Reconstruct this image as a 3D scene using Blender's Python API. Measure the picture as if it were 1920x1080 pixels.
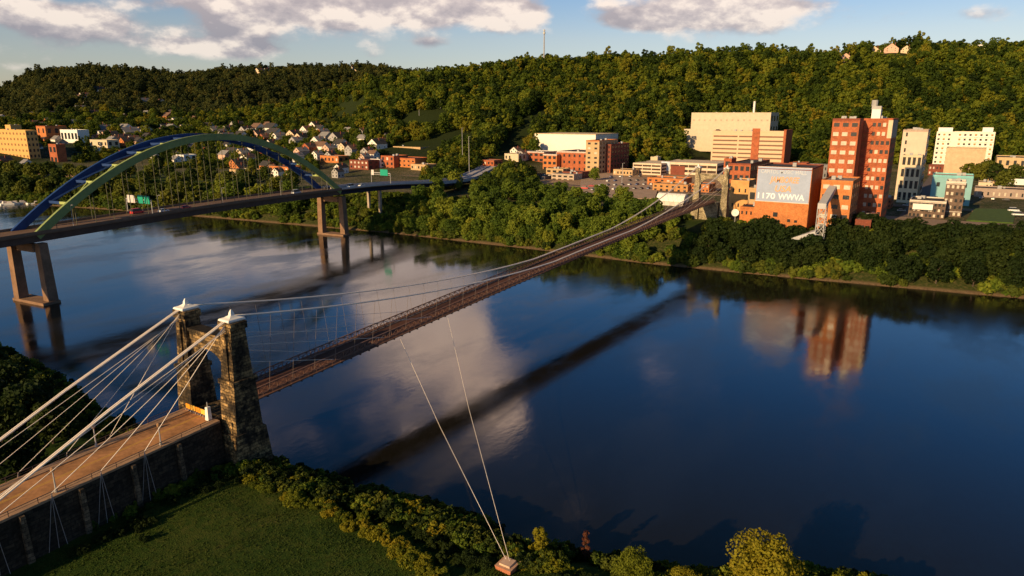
import bpy, math, random
import numpy as np
from mathutils import Vector, Matrix
from math import sin, cos, pi, sqrt, atan2, exp, radians as R
for o in list(bpy.data.objects): bpy.data.objects.remove(o)
S = bpy.context.scene; COL = S.collection
rng = random.Random(11)
# ------------------------------------------------------------------ camera
CAM = Vector((117.35, -73.74, 70.14)); YAW, PIT, F = -0.579, -0.247, 1289.6
cd = bpy.data.cameras.new('camera'); cam = bpy.data.objects.new('camera', cd); COL.objects.link(cam)
cam.location = CAM; cam.rotation_euler = (pi/2+PIT, 0, -YAW)
cd.sensor_fit = 'HORIZONTAL'; cd.sensor_width = 36; cd.lens = F/1920*36; cd.clip_end = 20000; cd.clip_start = 1
S.camera = cam
FW = Vector((sin(YAW)*cos(PIT), cos(YAW)*cos(PIT), sin(PIT))); RT = Vector((cos(YAW), -sin(YAW), 0)); UP = RT.cross(FW)
def ray(px, py): return (FW*F + RT*(px-960) - UP*(py-540)).normalized()
def at(px, py, z): d = ray(px, py); return CAM + d*((z-CAM.z)/d.z)
def aty(px, py, Y): d = ray(px, py); return CAM + d*((Y-CAM.y)/d.y)
def azel(px, py, mirror=False):
    d = ray(px, py); return atan2(d.x, d.y), math.asin(-d.z if mirror else d.z)
# ------------------------------------------------------------------ light
SUN_EL, SUN_TR = R(19), R(9)          # elevation; heading the light travels towards (from +Y to +X)
SKY_STR, SUN_STR = 0.075, 5.0
ldir = Vector((sin(SUN_TR)*cos(SUN_EL), cos(SUN_TR)*cos(SUN_EL), -sin(SUN_EL)))
sd = bpy.data.lights.new('sun', 'SUN'); sun = bpy.data.objects.new('sun', sd); COL.objects.link(sun)
sd.energy = SUN_STR; sd.angle = R(0.5); sd.color = (1.0, 0.69, 0.34)
sun.rotation_euler = ldir.to_track_quat('-Z', 'Y').to_euler()
S.view_settings.view_transform = 'Standard'; S.view_settings.look = 'None'
S.view_settings.exposure = 0.3; S.view_settings.gamma = 1

class NT:
    """small helper for node maths"""
    def __init__(s, nt): s.nt = nt; s.N = nt.nodes; s.L = nt.links
    def new(s, t, **k):
        n = s.N.new(t)
        for a, b in k.items(): setattr(n, a, b)
        return n
    def link(s, a, b): s.L.new(a, b)
    def m(s, op, a, b=None, c=None, clamp=False):
        n = s.N.new('ShaderNodeMath'); n.operation = op; n.use_clamp = clamp
        for i, v in enumerate((a, b, c)):
            if v is None: continue
            if isinstance(v, (int, float)): n.inputs[i].default_value = v
            else: s.L.new(v, n.inputs[i])
        return n.outputs[0]
    def noise(s, vec, scale, detail=4, rough=.55, out='Fac'):
        n = s.N.new('ShaderNodeTexNoise'); n.inputs['Scale'].default_value = scale
        n.inputs['Detail'].default_value = detail; n.inputs['Roughness'].default_value = rough
        if vec is not None: s.L.new(vec, n.inputs['Vector'])
        return n.outputs[out]
    def ramp(s, fac, stops, interp='LINEAR'):
        n = s.N.new('ShaderNodeValToRGB'); n.color_ramp.interpolation = interp
        e = n.color_ramp.elements
        while len(e) < len(stops): e.new(.5)
        for i, (p, c) in enumerate(stops): e[i].position = p; e[i].color = (*c, 1) if len(c) == 3 else c
        s.L.new(fac, n.inputs[0]); return n.outputs[0]
    def mix(s, fac, a, b, blend='MIX'):
        n = s.N.new('ShaderNodeMix'); n.data_type = 'RGBA'; n.blend_type = blend
        for i, v in ((0, fac), (6, a), (7, b)):
            if isinstance(v, (int, float)): n.inputs[i].default_value = v
            elif isinstance(v, tuple): n.inputs[i].default_value = (*v, 1)
            else: s.L.new(v, n.inputs[i])
        return n.outputs[2]
    def smooth(s, v, a, b):
        n = s.N.new('ShaderNodeMapRange'); n.interpolation_type = 'SMOOTHSTEP'
        s.L.new(v, n.inputs[0]); n.inputs[1].default_value = a; n.inputs[2].default_value = b
        return n.outputs[0]

W = bpy.data.worlds.new('World'); S.world = W; W.use_nodes = True
t = NT(W.node_tree)
bg = [n for n in t.N if n.type == 'BACKGROUND'][0]
sky = t.new('ShaderNodeTexSky', sky_type='NISHITA', sun_disc=False, sun_elevation=SUN_EL, sun_rotation=SUN_TR+pi)
sky.air_density = 1.0; sky.dust_density = .6; sky.ozone_density = 2.0
tc = t.new('ShaderNodeTexCoord'); sx = t.new('ShaderNodeSeparateXYZ'); t.link(tc.outputs['Generated'], sx.inputs[0])
U = t.m('ARCTAN2', sx.outputs[0], sx.outputs[1]); V = t.m('ARCSINE', sx.outputs[2])
cxy = t.new('ShaderNodeCombineXYZ'); t.link(U, cxy.inputs[0]); t.link(t.m('MULTIPLY', V, 1.7), cxy.inputs[1])
cx2 = t.new('ShaderNodeCombineXYZ'); t.link(U, cx2.inputs[0]); t.link(t.m('MULTIPLY', t.m('ADD', V, .014), 1.7), cx2.inputs[1])
n1 = t.noise(cxy.outputs[0], 9.0, 7, .56); n2 = t.noise(cx2.outputs[0], 9.0, 7, .56)
# cloud masses: (pixel, size in pixels, strength, mirrored in the water?)
MASS = [((190, 70), (300, 40), .12, 0), ((30, 22), (48, 20), .34, 0), ((140, 30), (50, 18), .24, 0), ((270, 4), (60, 12), .2, 0), ((435, 30), (42, 24), .42, 0), ((430, 90), (95, 12), .30, 0), ((330, 62), (150, 26), .2, 0),
        ((640, 16), (110, 26), .38, 0), ((830, 24), (130, 24), .38, 0), ((970, 22), (52, 22), .36, 0), ((810, 80), (34, 9), .28, 0), ((1330, 18), (150, 28), .50, 0), ((1200, 42), (60, 16), .34, 0), ((1085, 16), (34, 30), -.15, 0), ((560, 24), (60, 22), .18, 0),
        ((850, -60), (400, 50), .22, 0), ((300, -60), (300, 50), .15, 0), ((1650, 40), (90, 16), .17, 0), ((1840, 24), (60, 14), .15, 0), ((1500, 10), (40, 12), .2, 0),
        ((815, 640), (130, 95), .56, 1), ((700, 545), (100, 45), .30, 1), ((930, 780), (65, 40), .36, 1), ((420, 500), (260, 40), .18, 1), ((300, 610), (220, 50), -.2, 1),
        ((610, 790), (90, 60), .14, 1), ((700, 950), (400, 80), -.1, 1), ((1250, 700), (200, 50), .19, 1), ((1330, 850), (300, 40), .10, 1),
        ((260, 720), (130, 30), .2, 1), ((560, 700), (80, 50), -.3, 1), ((1120, 790), (110, 60), -.3, 1), ((1030, 590), (130, 40), -.22, 1),
        ((80, 520), (120, 80), -.3, 1), ((1750, 760), (330, 170), -.2, 1)]
msum = None
for (px, py), (wx, wy), amp, mir in MASS:
    u0, v0 = azel(px, py, mir); su = wx/F; sv = wy/F
    a = t.m('MULTIPLY', t.m('SUBTRACT', U, u0), 1/su); b = t.m('MULTIPLY', t.m('SUBTRACT', V, v0), 1/sv)
    e = t.m('MULTIPLY', t.m('EXPONENT', t.m('MULTIPLY', t.m('ADD', t.m('MULTIPLY', a, a), t.m('MULTIPLY', b, b)), -.8)), amp)
    msum = e if msum is None else t.m('ADD', msum, e)
dens = t.m('ADD', n1, msum); mask = t.smooth(dens, .61, .82)
relief = t.m('ADD', t.m('MULTIPLY', t.m('SUBTRACT', n1, n2), 6.5), .5, clamp=True)
ccol = t.ramp(relief, [(0, (.25, .25, .29)), (.5, (.41, .38, .39)), (1, (.72, .64, .57))])
zen = t.smooth(V, .05, .6)
ccol = t.mix(zen, ccol, (2.3, 1.55, 1.15))
skyc = t.mix(1.0, sky.outputs[0], (SKY_STR*1.0, SKY_STR*1.0, SKY_STR*1.0), 'MULTIPLY')
deep = t.m('DIVIDE', t.m('SUBTRACT', V, .10), .65, clamp=True)
skyc = t.mix(1.0, skyc, t.ramp(deep, [(0, (1.25, 1.1, 1.12)), (.22, (.55, .95, 1.35)), (.42, (.20, .74, 1.25)), (.8, (.26, .38, .44)), (1, (.3, .42, .45))]), 'MULTIPLY')
col = t.mix(t.m('MULTIPLY', mask, .95), skyc, ccol)
t.link(col, bg.inputs[0]); bg.inputs[1].default_value = 1.0

# ------------------------------------------------------------------ tagging and objects
def tag(o, label, cat, group=None, kind=None):
    if label: o['label'] = label
    if cat: o['category'] = cat
    if group: o['group'] = group
    if kind: o['kind'] = kind
    return o
def thing(name, label, cat, loc=(0, 0, 0), rz=0, group=None):
    o = bpy.data.objects.new(name, None); COL.objects.link(o); o.location = loc; o.rotation_euler = (0, 0, rz)
    o.empty_display_size = .5
    return tag(o, label, cat, group)
def inst(name, me, parent, loc=(0, 0, 0), rz=0, sc=(1, 1, 1)):
    o = bpy.data.objects.new(name, me); COL.objects.link(o); o.parent = parent
    o.location = loc; o.rotation_euler = (0, 0, rz); o.scale = sc
    return o
class MB:
    def __init__(s): s.v = []; s.f = []
    def add(s, vs, fs):
        b = len(s.v); s.v += [tuple(v) for v in vs]; s.f += [tuple(b+i for i in f) for f in fs]; return s
    def box(s, x0, y0, z0, x1, y1, z1):
        return s.hexa([(x0, y0, z0), (x1, y0, z0), (x1, y1, z0), (x0, y1, z0), (x0, y0, z1), (x1, y0, z1), (x1, y1, z1), (x0, y1, z1)])
    def hexa(s, p): return s.add(p, [(3, 2, 1, 0), (4, 5, 6, 7), (0, 1, 5, 4), (1, 2, 6, 5), (2, 3, 7, 6), (3, 0, 4, 7)])
    def bar(s, a, b, w, h, up=(0, 0, 1)):
        a = Vector(a); b = Vector(b); d = (b-a).normalized(); sd_ = d.cross(Vector(up))
        if sd_.length < 1e-3: sd_ = d.cross(Vector((1, 0, 0)))
        sd_.normalize(); u = sd_.cross(d); sw = sd_*w/2; uh = u*h/2
        return s.hexa([a-sw-uh, a+sw-uh, b+sw-uh, b-sw-uh, a-sw+uh, a+sw+uh, b+sw+uh, b-sw+uh])
    def tube(s, pts, r, n=6):
        pts = [Vector(p) for p in pts]; rs = r if isinstance(r, (list, tuple)) else [r]*len(pts); rings = []; b = len(s.v)
        for i, p in enumerate(pts):
            d = (pts[min(i+1, len(pts)-1)]-pts[max(i-1, 0)]).normalized()
            a = d.orthogonal() if abs(d.z) > .9 else d.cross(Vector((0, 0, 1))); a.normalize(); c = d.cross(a)
            for k in range(n): s.v.append(tuple(p+(a*cos(2*pi*k/n)+c*sin(2*pi*k/n))*rs[i]))
        for i in range(len(pts)-1):
            for k in range(n): s.f.append((b+i*n+k, b+i*n+(k+1) % n, b+(i+1)*n+(k+1) % n, b+(i+1)*n+k))
        s.f.append(tuple(b+k for k in range(n))[::-1]); s.f.append(tuple(b+(len(pts)-1)*n+k for k in range(n)))
        return s
    def prism(s, poly, z0, z1):
        n = len(poly); b = len(s.v)
        s.v += [(x, y, z0) for x, y in poly]+[(x, y, z1) for x, y in poly]
        s.f += [tuple(range(b, b+n))[::-1], tuple(range(b+n, b+2*n))]+[(b+i, b+(i+1) % n, b+n+(i+1) % n, b+n+i) for i in range(n)]
        return s
    def mesh(s, name, m):
        me = bpy.data.meshes.new(name); me.from_pydata(s.v, [], s.f); me.update()
        if m: me.materials.append(m)
        return me
    def obj(s, name, m, parent=None, loc=(0, 0, 0), smooth=False):
        me = s.mesh(name, m); o = bpy.data.objects.new(name, me); COL.objects.link(o); o.parent = parent; o.location = loc
        if smooth: me.polygons.foreach_set('use_smooth', [True]*len(me.polygons))
        return o
# ------------------------------------------------------------------ materials
MATS = {}
def mat(name, col, rough=.8, var=.25, scale=.35, spec=.3, metal=0, fine=6.0, world=True):
    """plain weathered surface: two scales of tone variation"""
    if name in MATS: return MATS[name]
    m = bpy.data.materials.new(name); m.use_nodes = True; q = NT(m.node_tree); p = q.N['Principled BSDF']
    g = q.new('ShaderNodeNewGeometry'); v = g.outputs['Position']
    a = q.noise(v, scale, 4); b = q.noise(v, scale*fine, 3)
    f = q.m('ADD', q.m('MULTIPLY', a, .6), q.m('MULTIPLY', b, .4))
    lo = tuple(c*(1-var) for c in col); hi = tuple(min(1, c*(1+var)) for c in col)
    q.link(q.ramp(f, [(.3, lo), (.7, hi)]), p.inputs['Base Color'])
    p.inputs['Roughness'].default_value = rough; p.inputs['Specular IOR Level'].default_value = spec; p.inputs['Metallic'].default_value = metal
    MATS[name] = m; return m
def brickmat(name, c1, c2, mortar, bw, bh, var=.5, bump=.0, rough=.9, stain=.5, soot=(.02, .016, .012), soot_t=(.38, .72)):
    if name in MATS: return MATS[name]
    m = bpy.data.materials.new(name); m.use_nodes = True; q = NT(m.node_tree); p = q.N['Principled BSDF']
    g = q.new('ShaderNodeNewGeometry'); s = q.new('ShaderNodeSeparateXYZ'); q.link(g.outputs['Position'], s.inputs[0])
    c = q.new('ShaderNodeCombineXYZ'); q.link(q.m('ADD', s.outputs[0], s.outputs[1]), c.inputs[0]); q.link(s.outputs[2], c.inputs[1])
    b = q.new('ShaderNodeTexBrick'); q.link(c.outputs[0], b.inputs['Vector']); b.inputs['Scale'].default_value = 1
    b.inputs['Brick Width'].default_value = bw; b.inputs['Row Height'].default_value = bh; b.inputs['Mortar Size'].default_value = bh*.06
    b.inputs['Color1'].default_value = (*c1, 1); b.inputs['Color2'].default_value = (*c2, 1); b.inputs['Mortar'].default_value = (*mortar, 1)
    b.inputs['Bias'].default_value = -.1
    n = q.noise(g.outputs['Position'], .25, 5, .65)
    f = q.smooth(n, *soot_t)
    n3 = q.noise(g.outputs['Position'], 1.7, 4, .6)
    colr = q.mix(q.m('MULTIPLY', f, stain), b.outputs[0], soot)
    colr = q.mix(1.0, colr, q.ramp(n3, [(.3, (1-var,)*3), (.7, (1+var,)*3)]), 'MULTIPLY')
    q.link(colr, p.inputs['Base Color']); p.inputs['Roughness'].default_value = rough; p.inputs['Specular IOR Level'].default_value = .2
    if bump:
        bm = q.new('ShaderNodeBump'); bm.inputs['Distance'].default_value = bump; bm.inputs['Strength'].default_value = .9
        q.link(q.m('ADD', q.m('MULTIPLY', b.outputs['Fac'], -.7), n3), bm.inputs['Height']); q.link(bm.outputs[0], p.inputs['Normal'])
    MATS[name] = m; return m
def leafmat(name, stops, trans=.35, patch=.12):
    m = bpy.data.materials.new(name); m.use_nodes = True; q = NT(m.node_tree); p = q.N['Principled BSDF']
    oi = q.new('ShaderNodeObjectInfo'); g = q.new('ShaderNodeNewGeometry')
    n = q.noise(g.outputs['Position'], patch*4, 3); n2 = q.noise(g.outputs['Position'], 1.9, 2)
    f = q.m('ADD', q.m('MULTIPLY', oi.outputs['Random'], .58), q.m('ADD', q.m('MULTIPLY', n, .24), q.m('MULTIPLY', n2, .18)))
    colr = q.ramp(f, stops)
    q.link(colr, p.inputs['Base Color']); p.inputs['Roughness'].default_value = .7; p.inputs['Specular IOR Level'].default_value = .15
    tr = q.new('ShaderNodeBsdfTranslucent'); q.link(colr, tr.inputs[0])
    mx = q.new('ShaderNodeMixShader'); mx.inputs[0].default_value = trans
    q.link(p.outputs[0], mx.inputs[1]); q.link(tr.outputs[0], mx.inputs[2]); q.link(mx.outputs[0], q.N['Material Output'].inputs[0])
    return m
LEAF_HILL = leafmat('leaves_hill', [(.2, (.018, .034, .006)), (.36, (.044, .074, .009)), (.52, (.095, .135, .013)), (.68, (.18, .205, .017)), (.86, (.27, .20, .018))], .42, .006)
LEAF_FAR_HAZED = leafmat('leaves_far_hazed', [(.15, (.024, .034, .011)), (.4, (.048, .062, .015)), (.7, (.10, .105, .022)), (.95, (.16, .115, .026))], .3, .012)  # greyer olive leaves: haze of the far ridge put into the colour
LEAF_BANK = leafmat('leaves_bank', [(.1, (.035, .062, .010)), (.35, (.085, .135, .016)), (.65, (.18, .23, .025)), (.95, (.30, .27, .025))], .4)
LEAF_TOWN = leafmat('leaves_town', [(.1, (.025, .042, .008)), (.4, (.06, .085, .012)), (.75, (.14, .15, .018)), (1, (.22, .15, .018))])
LEAF_DARK = leafmat('leaves_dark', [(0, (.014, .024, .006)), (.5, (.022, .040, .008)), (1, (.045, .06, .010))])  # darker leaf set; shade of the trees labelled shaded put into the colour
LEAF_GOLD = leafmat('leaves_gold', [(.1, (.07, .10, .012)), (.45, (.16, .18, .014)), (.75, (.26, .23, .016)), (1, (.34, .18, .015))], .4)
LEAF_RUST = leafmat('leaves_rust', [(0, (.10, .035, .02)), (1, (.22, .08, .04))])
BARK = mat('bark', (.075, .055, .04), .95)
CONC = mat('concrete', (.34, .27, .21), .9, .3, .2)
CONC_D = mat('pier_concrete', (.22, .13, .08), .9, .35, .25)
ASPH = mat('asphalt', (.14, .10, .08), .9, .25, .5)
ROOF_D = mat('roof_dark', (.05, .045, .045), .9); ROOF_G = mat('roof_grey', (.22, .21, .21), .85); ROOF_B = mat('roof_brown', (.17, .10, .07), .9)
WHITE = mat('white_paint', (.78, .76, .72), .6, .08); CREAM = mat('cream_wall', (.62, .50, .34), .8, .12)
METAL = mat('grey_metal', (.35, .34, .34), .5, .15); CABLE = mat('cable_paint', (.90, .78, .66), .55, .06, spec=.5)
GLASS = mat('window_glass', (.025, .028, .032), .25, .3, spec=.35); BLIND = mat('window_blind', (.58, .50, .40), .9, .3, spec=.1)
BRICK_O = brickmat('orange_brick', (.56, .18, .05), (.62, .22, .065), (.36, .2, .12), .9, .3, .22, stain=.3)
BRICK_R = brickmat('red_brick', (.42, .11, .045), (.48, .14, .055), (.3, .14, .09), .9, .3, .22, stain=.35)
BRICK_D = brickmat('dark_brick', (.20, .055, .035), (.25, .07, .04), (.2, .09, .07), .9, .3, .15, stain=.2)
BRICK_T = brickmat('tan_brick', (.52, .34, .18), (.56, .38, .2), (.45, .33, .2), .9, .3, .1, stain=.1)
STONE = brickmat('sooty_stone', (.44, .28, .12), (.05, .034, .02), (.02, .014, .01), 1.3, .6, .8, bump=.15, stain=.95, soot_t=(.33, .60))
STONE_F = brickmat('pale_stone', (.50, .42, .27), (.30, .24, .15), (.1, .08, .05), 1.2, .6, .4, bump=.1, stain=.55)
STONE_W = brickmat('wall_stone', (.07, .048, .03), (.022, .016, .012), (.02, .015, .012), 1.3, .6, .5, bump=.1, stain=.8)
# ------------------------------------------------------------------ terrain
SHX = [-4000, -2000, -1000, -548, -380, -178, -72, -7, 62, 143, 400, 1500, 4000]; SHY = [-500, -150, 60, 170, 205, 233, 237, 236, 243, 255, 300, 500, 900]
NSX = [-4000, -200, -133, -80, -50, -12, 0, 11, 30, 45, 72, 90, 104, 130, 200, 4000]; NSY = [-300, 20, 9, 6, 1, 2, 7, 8.5, 10, 13, 14, 20, 30, 38, 60, 900]
def vnoise(x, y, s, seed=0):
    X = x/s; Y = y/s; xi = np.floor(X).astype(int); yi = np.floor(Y).astype(int); fx = X-xi; fy = Y-yi
    fx = fx*fx*(3-2*fx); fy = fy*fy*(3-2*fy)
    def h(a, b):
        n = (a*374761393+b*668265263+seed*982451653) & 0x7fffffff; n = (n ^ (n >> 13))*1274126177 & 0x7fffffff
        return ((n ^ (n >> 16)) & 0xffff)/65535.
    return (h(xi, yi)*(1-fx)+h(xi+1, yi)*fx)*(1-fy)+(h(xi, yi+1)*(1-fx)+h(xi+1, yi+1)*fx)*fy
# hills: for each bearing (given as picture column of that bearing) distance / height pairs; heights from elevation of the treetops there
def zel(px, py, r):
    d = ray(px, py); return CAM.z + r*d.z/sqrt(d.x*d.x+d.y*d.y)
HC = {-500: [(1000, 14), (1500, 225), (2200, 185), (2800, 60.)], 0: [(900, 14), (1250, 243), (1600, 212), (2250, 160), (3000, 80.)],
      100: [(900, 14), (1250, 243), (1650, 200), (2250, 129), (3000, 80.)], 200: [(900, 14), (1250, 240), (1650, 195), (2250, 121), (3000, 80.)],
      350: [(880, 14), (1200, 240), (1650, 200), (2250, 124), (3000, 80.)], 480: [(850, 14), (1150, 238), (1450, 192), (1750, 205), (2350, 112), (3000, 80.)],
      600: [(800, 14), (1000, 240), (1320, 170), (1700, 205), (2350, 117), (3000, 80.)], 700: [(720, 14), (950, 238), (1250, 150), (1600, 190), (2350, 124), (3000, 80.)],
      800: [(700, 14), (930, 236), (1250, 138), (1600, 175), (2350, 132), (3000, 80.)], 860: [(700, 14), (910, 236), (1250, 126), (1700, 170), (3000, 80.)],
      920: [(700, 14), (900, 238), (1230, 114), (1700, 170), (3000, 80.)], 1000: [(720, 14), (870, 250), (1200, 104), (1700, 165), (3000, 80.)],
      1100: [(740, 14), (880, 255), (1180, 103), (1700, 160), (3000, 80.)], 1250: [(760, 14), (890, 258), (1160, 103), (1700, 150), (3000, 80.)],
      1400: [(880, 14), (950, 250), (1150, 103), (1700, 140), (3000, 80.)], 1500: [(880, 14), (950, 250), (1150, 103), (1700, 140), (3000, 80.)], 1600: [(850, 14), (1150, 95), (1700, 130), (3000, 80.)],
      1700: [(880, 14), (1150, 90), (1700, 130), (3000, 80.)], 1800: [(920, 14), (1150, 90), (1700, 130), (3000, 80.)], 1920: [(940, 14), (1180, 84), (1700, 130), (3000, 80.)],
      2400: [(940, 14), (1250, 50), (1700, 130), (3000, 80.)]}
RS = np.arange(400, 3001, 25.)
azs = []; prof = []
for c_, lst in sorted(HC.items()):
    rr = [400, lst[0][0]]; zz = [14, 14]
    for r_, v_ in lst[1:]:
        rr.append(r_); zz.append(v_ if isinstance(v_, float) else zel(c_, v_+(12 if c_ >= 900 else 8)+(6 if c_ < 50 and r_ > 1500 else 0), r_)-8)
    zz = np.interp(RS, rr, zz); k = np.ones(5)/5; zz = np.convolve(np.pad(zz, 2, mode='edge'), k, 'valid')
    azs.append(azel(c_, 200)[0]); prof.append(zz)
azs = np.array(azs); prof = np.array(prof)
def terr(x, y):
    x = np.atleast_1d(np.asarray(x, float)); y = np.atleast_1d(np.asarray(y, float))
    s = y-np.interp(x, SHX, SHY); dx = x-CAM.x; dy = y-CAM.y; r = np.hypot(dx, dy); az = np.arctan2(dx, dy)
    fa = np.interp(az, azs, np.arange(len(azs))); i0 = np.clip(fa.astype(int), 0, len(azs)-2); fx = fa-i0; fx = fx*fx*(3-2*fx)
    fr = np.clip((r-400)/25, 0, len(RS)-1.001); j0 = fr.astype(int); fj = fr-j0
    P = lambda i, j: prof[i, j]
    hill = (P(i0, j0)*(1-fj)+P(i0, j0+1)*fj)*(1-fx)+(P(i0+1, j0)*(1-fj)+P(i0+1, j0+1)*fj)*fx
    hill = hill+(vnoise(x, y, 210, 3)-.5)*34*np.clip((hill-14)/70, 0, 1)+(vnoise(x, y, 80, 5)-.5)*15*np.clip((hill-14)/50, 0, 1)
    far = np.where(s < 34, np.interp(s, [-14, 0, 3, 34], [-3, 0, 1.2, 12.5]), 12.5+np.clip((s-34)/40, 0, 1)*.8)
    far = far+np.where(s > 80, np.clip(hill-14, 0, 999), 0)+(vnoise(x, y, 9, 1)-.5)*.5*np.clip(s/10, 0, 1)*np.clip((60-s)/20, 0, 1)
    q = np.interp(x, NSX, NSY)-y
    near = np.interp(q, [-12, 0, 1.5, 9, 16, 40], [-3, 0, .7, 4.6, 5.6, 6.2])+(vnoise(x, y, 5, 2)-.5)*.5*np.clip(q/4, 0, 1)*np.clip((30-q)/10, .15, 1)
    mid = 60+.1*x
    h = np.where(q > -13, near, np.where(s > -15, far, -3))
    return h
def th(x, y): return float(terr(x, y)[0])
def hit(px, py, r0=250, r1=3200):
    d = ray(px, py); hd = sqrt(d.x*d.x+d.y*d.y); rr = np.arange(r0, r1, 4.)
    X = CAM.x+d.x/hd*rr; Y = CAM.y+d.y/hd*rr; Z = CAM.z+d.z/hd*rr; T = terr(X, Y)
    k = np.nonzero(Z <= T)[0]
    k = k[0] if len(k) else int(np.argmax((T-CAM.z)/rr))
    return Vector((X[k], Y[k], T[k]))
def gridmesh(name, xs, ys, m, fn):
    X, Y = np.meshgrid(xs, ys); Z = fn(X.ravel(), Y.ravel()); n, k = len(xs), len(ys)
    me = bpy.data.meshes.new(name); co = np.stack([X.ravel(), Y.ravel(), Z], 1).ravel()
    i = np.arange((n-1)*(k-1)); a = (i//(n-1))*n+i % (n-1); f = np.stack([a, a+1, a+n+1, a+n], 1)
    me.vertices.add(n*k); me.vertices.foreach_set('co', co); me.loops.add(len(f)*4); me.loops.foreach_set('vertex_index', f.ravel())
    me.polygons.add(len(f)); me.polygons.foreach_set('loop_start', np.arange(len(f))*4); me.polygons.foreach_set('loop_total', np.full(len(f), 4))
    me.polygons.foreach_set('use_smooth', np.ones(len(f), bool)); me.update(calc_edges=True); me.materials.append(m)
    o = bpy.data.objects.new(name, me); COL.objects.link(o); return o
gm = bpy.data.materials.new('ground'); gm.use_nodes = True; q = NT(gm.node_tree); p = q.N['Principled BSDF']
g = q.new('ShaderNodeNewGeometry'); s_ = q.new('ShaderNodeSeparateXYZ'); q.link(g.outputs['Position'], s_.inputs[0]); pos = g.outputs['Position']
a = q.noise(pos, .05, 5, .6); b = q.noise(pos, .8, 4, .65); c = q.noise(pos, 4.0, 3, .7)
grass = q.ramp(q.m('ADD', q.m('MULTIPLY', a, .45), q.m('ADD', q.m('MULTIPLY', b, .35), q.m('MULTIPLY', c, .2))), [(.32, (.014, .032, .005)), (.5, (.032, .060, .008)), (.62, (.065, .08, .014)), (.72, (.13, .10, .04))])
town = q.ramp(q.m('ADD', q.m('MULTIPLY', a, .3), q.m('MULTIPLY', b, .7)), [(.35, (.03, .045, .012)), (.5, (.07, .075, .03)), (.58, (.2, .15, .1)), (.7, (.32, .24, .17))])
mud = q.ramp(b, [(.3, (.10, .065, .035)), (.7, (.24, .16, .09))])
far = q.smooth(s_.outputs[1], 290, 320)
col_ = q.mix(far, grass, town); col_ = q.mix(q.smooth(s_.outputs[2], 16, 20), col_, (.022, .032, .008))
bankc = q.ramp(b, [(.3, (.022, .034, .008)), (.5, (.05, .06, .015)), (.72, (.13, .10, .045))])
col_ = q.mix(q.m('MULTIPLY', q.smooth(s_.outputs[1], 120, 140), q.smooth(s_.outputs[2], 13.2, 11.5)), col_, bankc)
col_ = q.mix(q.smooth(q.m('ADD', s_.outputs[2], q.m('MULTIPLY', b, 1.6)), 1.9, 1.2), col_, mud)
# dirt track by the river and worn earth in the lawn
q.link(col_, p.inputs['Base Color']); p.inputs['Roughness'].default_value = .95; p.inputs['Specular IOR Level'].default_value = .1
bm = q.new('ShaderNodeBump'); bm.inputs['Distance'].default_value = .25; q.link(c, bm.inputs['Height']); q.link(bm.outputs[0], p.inputs['Normal'])
def seq(*parts):
    out = []
    for a_, b_, st in parts: out += list(np.arange(a_, b_, st))
    return np.array(out+[parts[-1][1]])
tag(gridmesh('island_ground', seq((-1500, -250, 50), (-250, 170, 1.5), (170, 1500, 50)), seq((-1200, -120, 60), (-120, 45, 1.5)), gm, lambda x, y: np.where(np.interp(x, NSX, NSY)-y > -13, terr(x, y), -3.05)), None, None, None, 'structure')
tag(gridmesh('far_bank_and_hills', seq((-4200, -1500, 60), (-1500, -400, 20), (-400, 300, 7), (300, 1500, 25), (1500, 4200, 90)),
    seq((46, 150, 15), (150, 330, 4), (330, 1300, 12), (1300, 4200, 45)), gm, lambda x, y: np.where(y-np.interp(x, SHX, SHY) > -15, terr(x, y), -3.0)-np.where(y < 47, .3, 0)), None, None, None, 'structure')
# ------------------------------------------------------------------ water
wm = bpy.data.materials.new('river_water'); wm.use_nodes = True; q = NT(wm.node_tree); p = q.N['Principled BSDF']
g = q.new('ShaderNodeNewGeometry'); mp = q.new('ShaderNodeMapping'); q.link(g.outputs['Position'], mp.inputs[0]); mp.inputs['Rotation'].default_value = (0, 0, .3); mp.inputs['Scale'].default_value = (1, .45, 1)
w1 = q.noise(mp.outputs[0], .7, 4, .6); w2 = q.noise(mp.outputs[0], .035, 6, .65)
bm = q.new('ShaderNodeBump'); bm.inputs['Distance'].default_value = .05; bm.inputs['Strength'].default_value = .26
q.link(q.m('ADD', w1, q.m('MULTIPLY', w2, 2.0)), bm.inputs['Height']); q.link(bm.outputs[0], p.inputs['Normal'])
p.inputs['Base Color'].default_value = (.010, .009, .006, 1); p.inputs['IOR'].default_value = 1.62
q.link(q.ramp(q.smooth(w2, .42, .62), [(0, (.07,)*3), (1, (.2,)*3)]), p.inputs['Roughness'])
o = MB().add([(-6000, -1500, 0), (6000, -1500, 0), (6000, 5000, 0), (-6000, 5000, 0)], [(0, 1, 2, 3)]).obj('river_water', wm); tag(o, None, None, None, 'structure')
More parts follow.
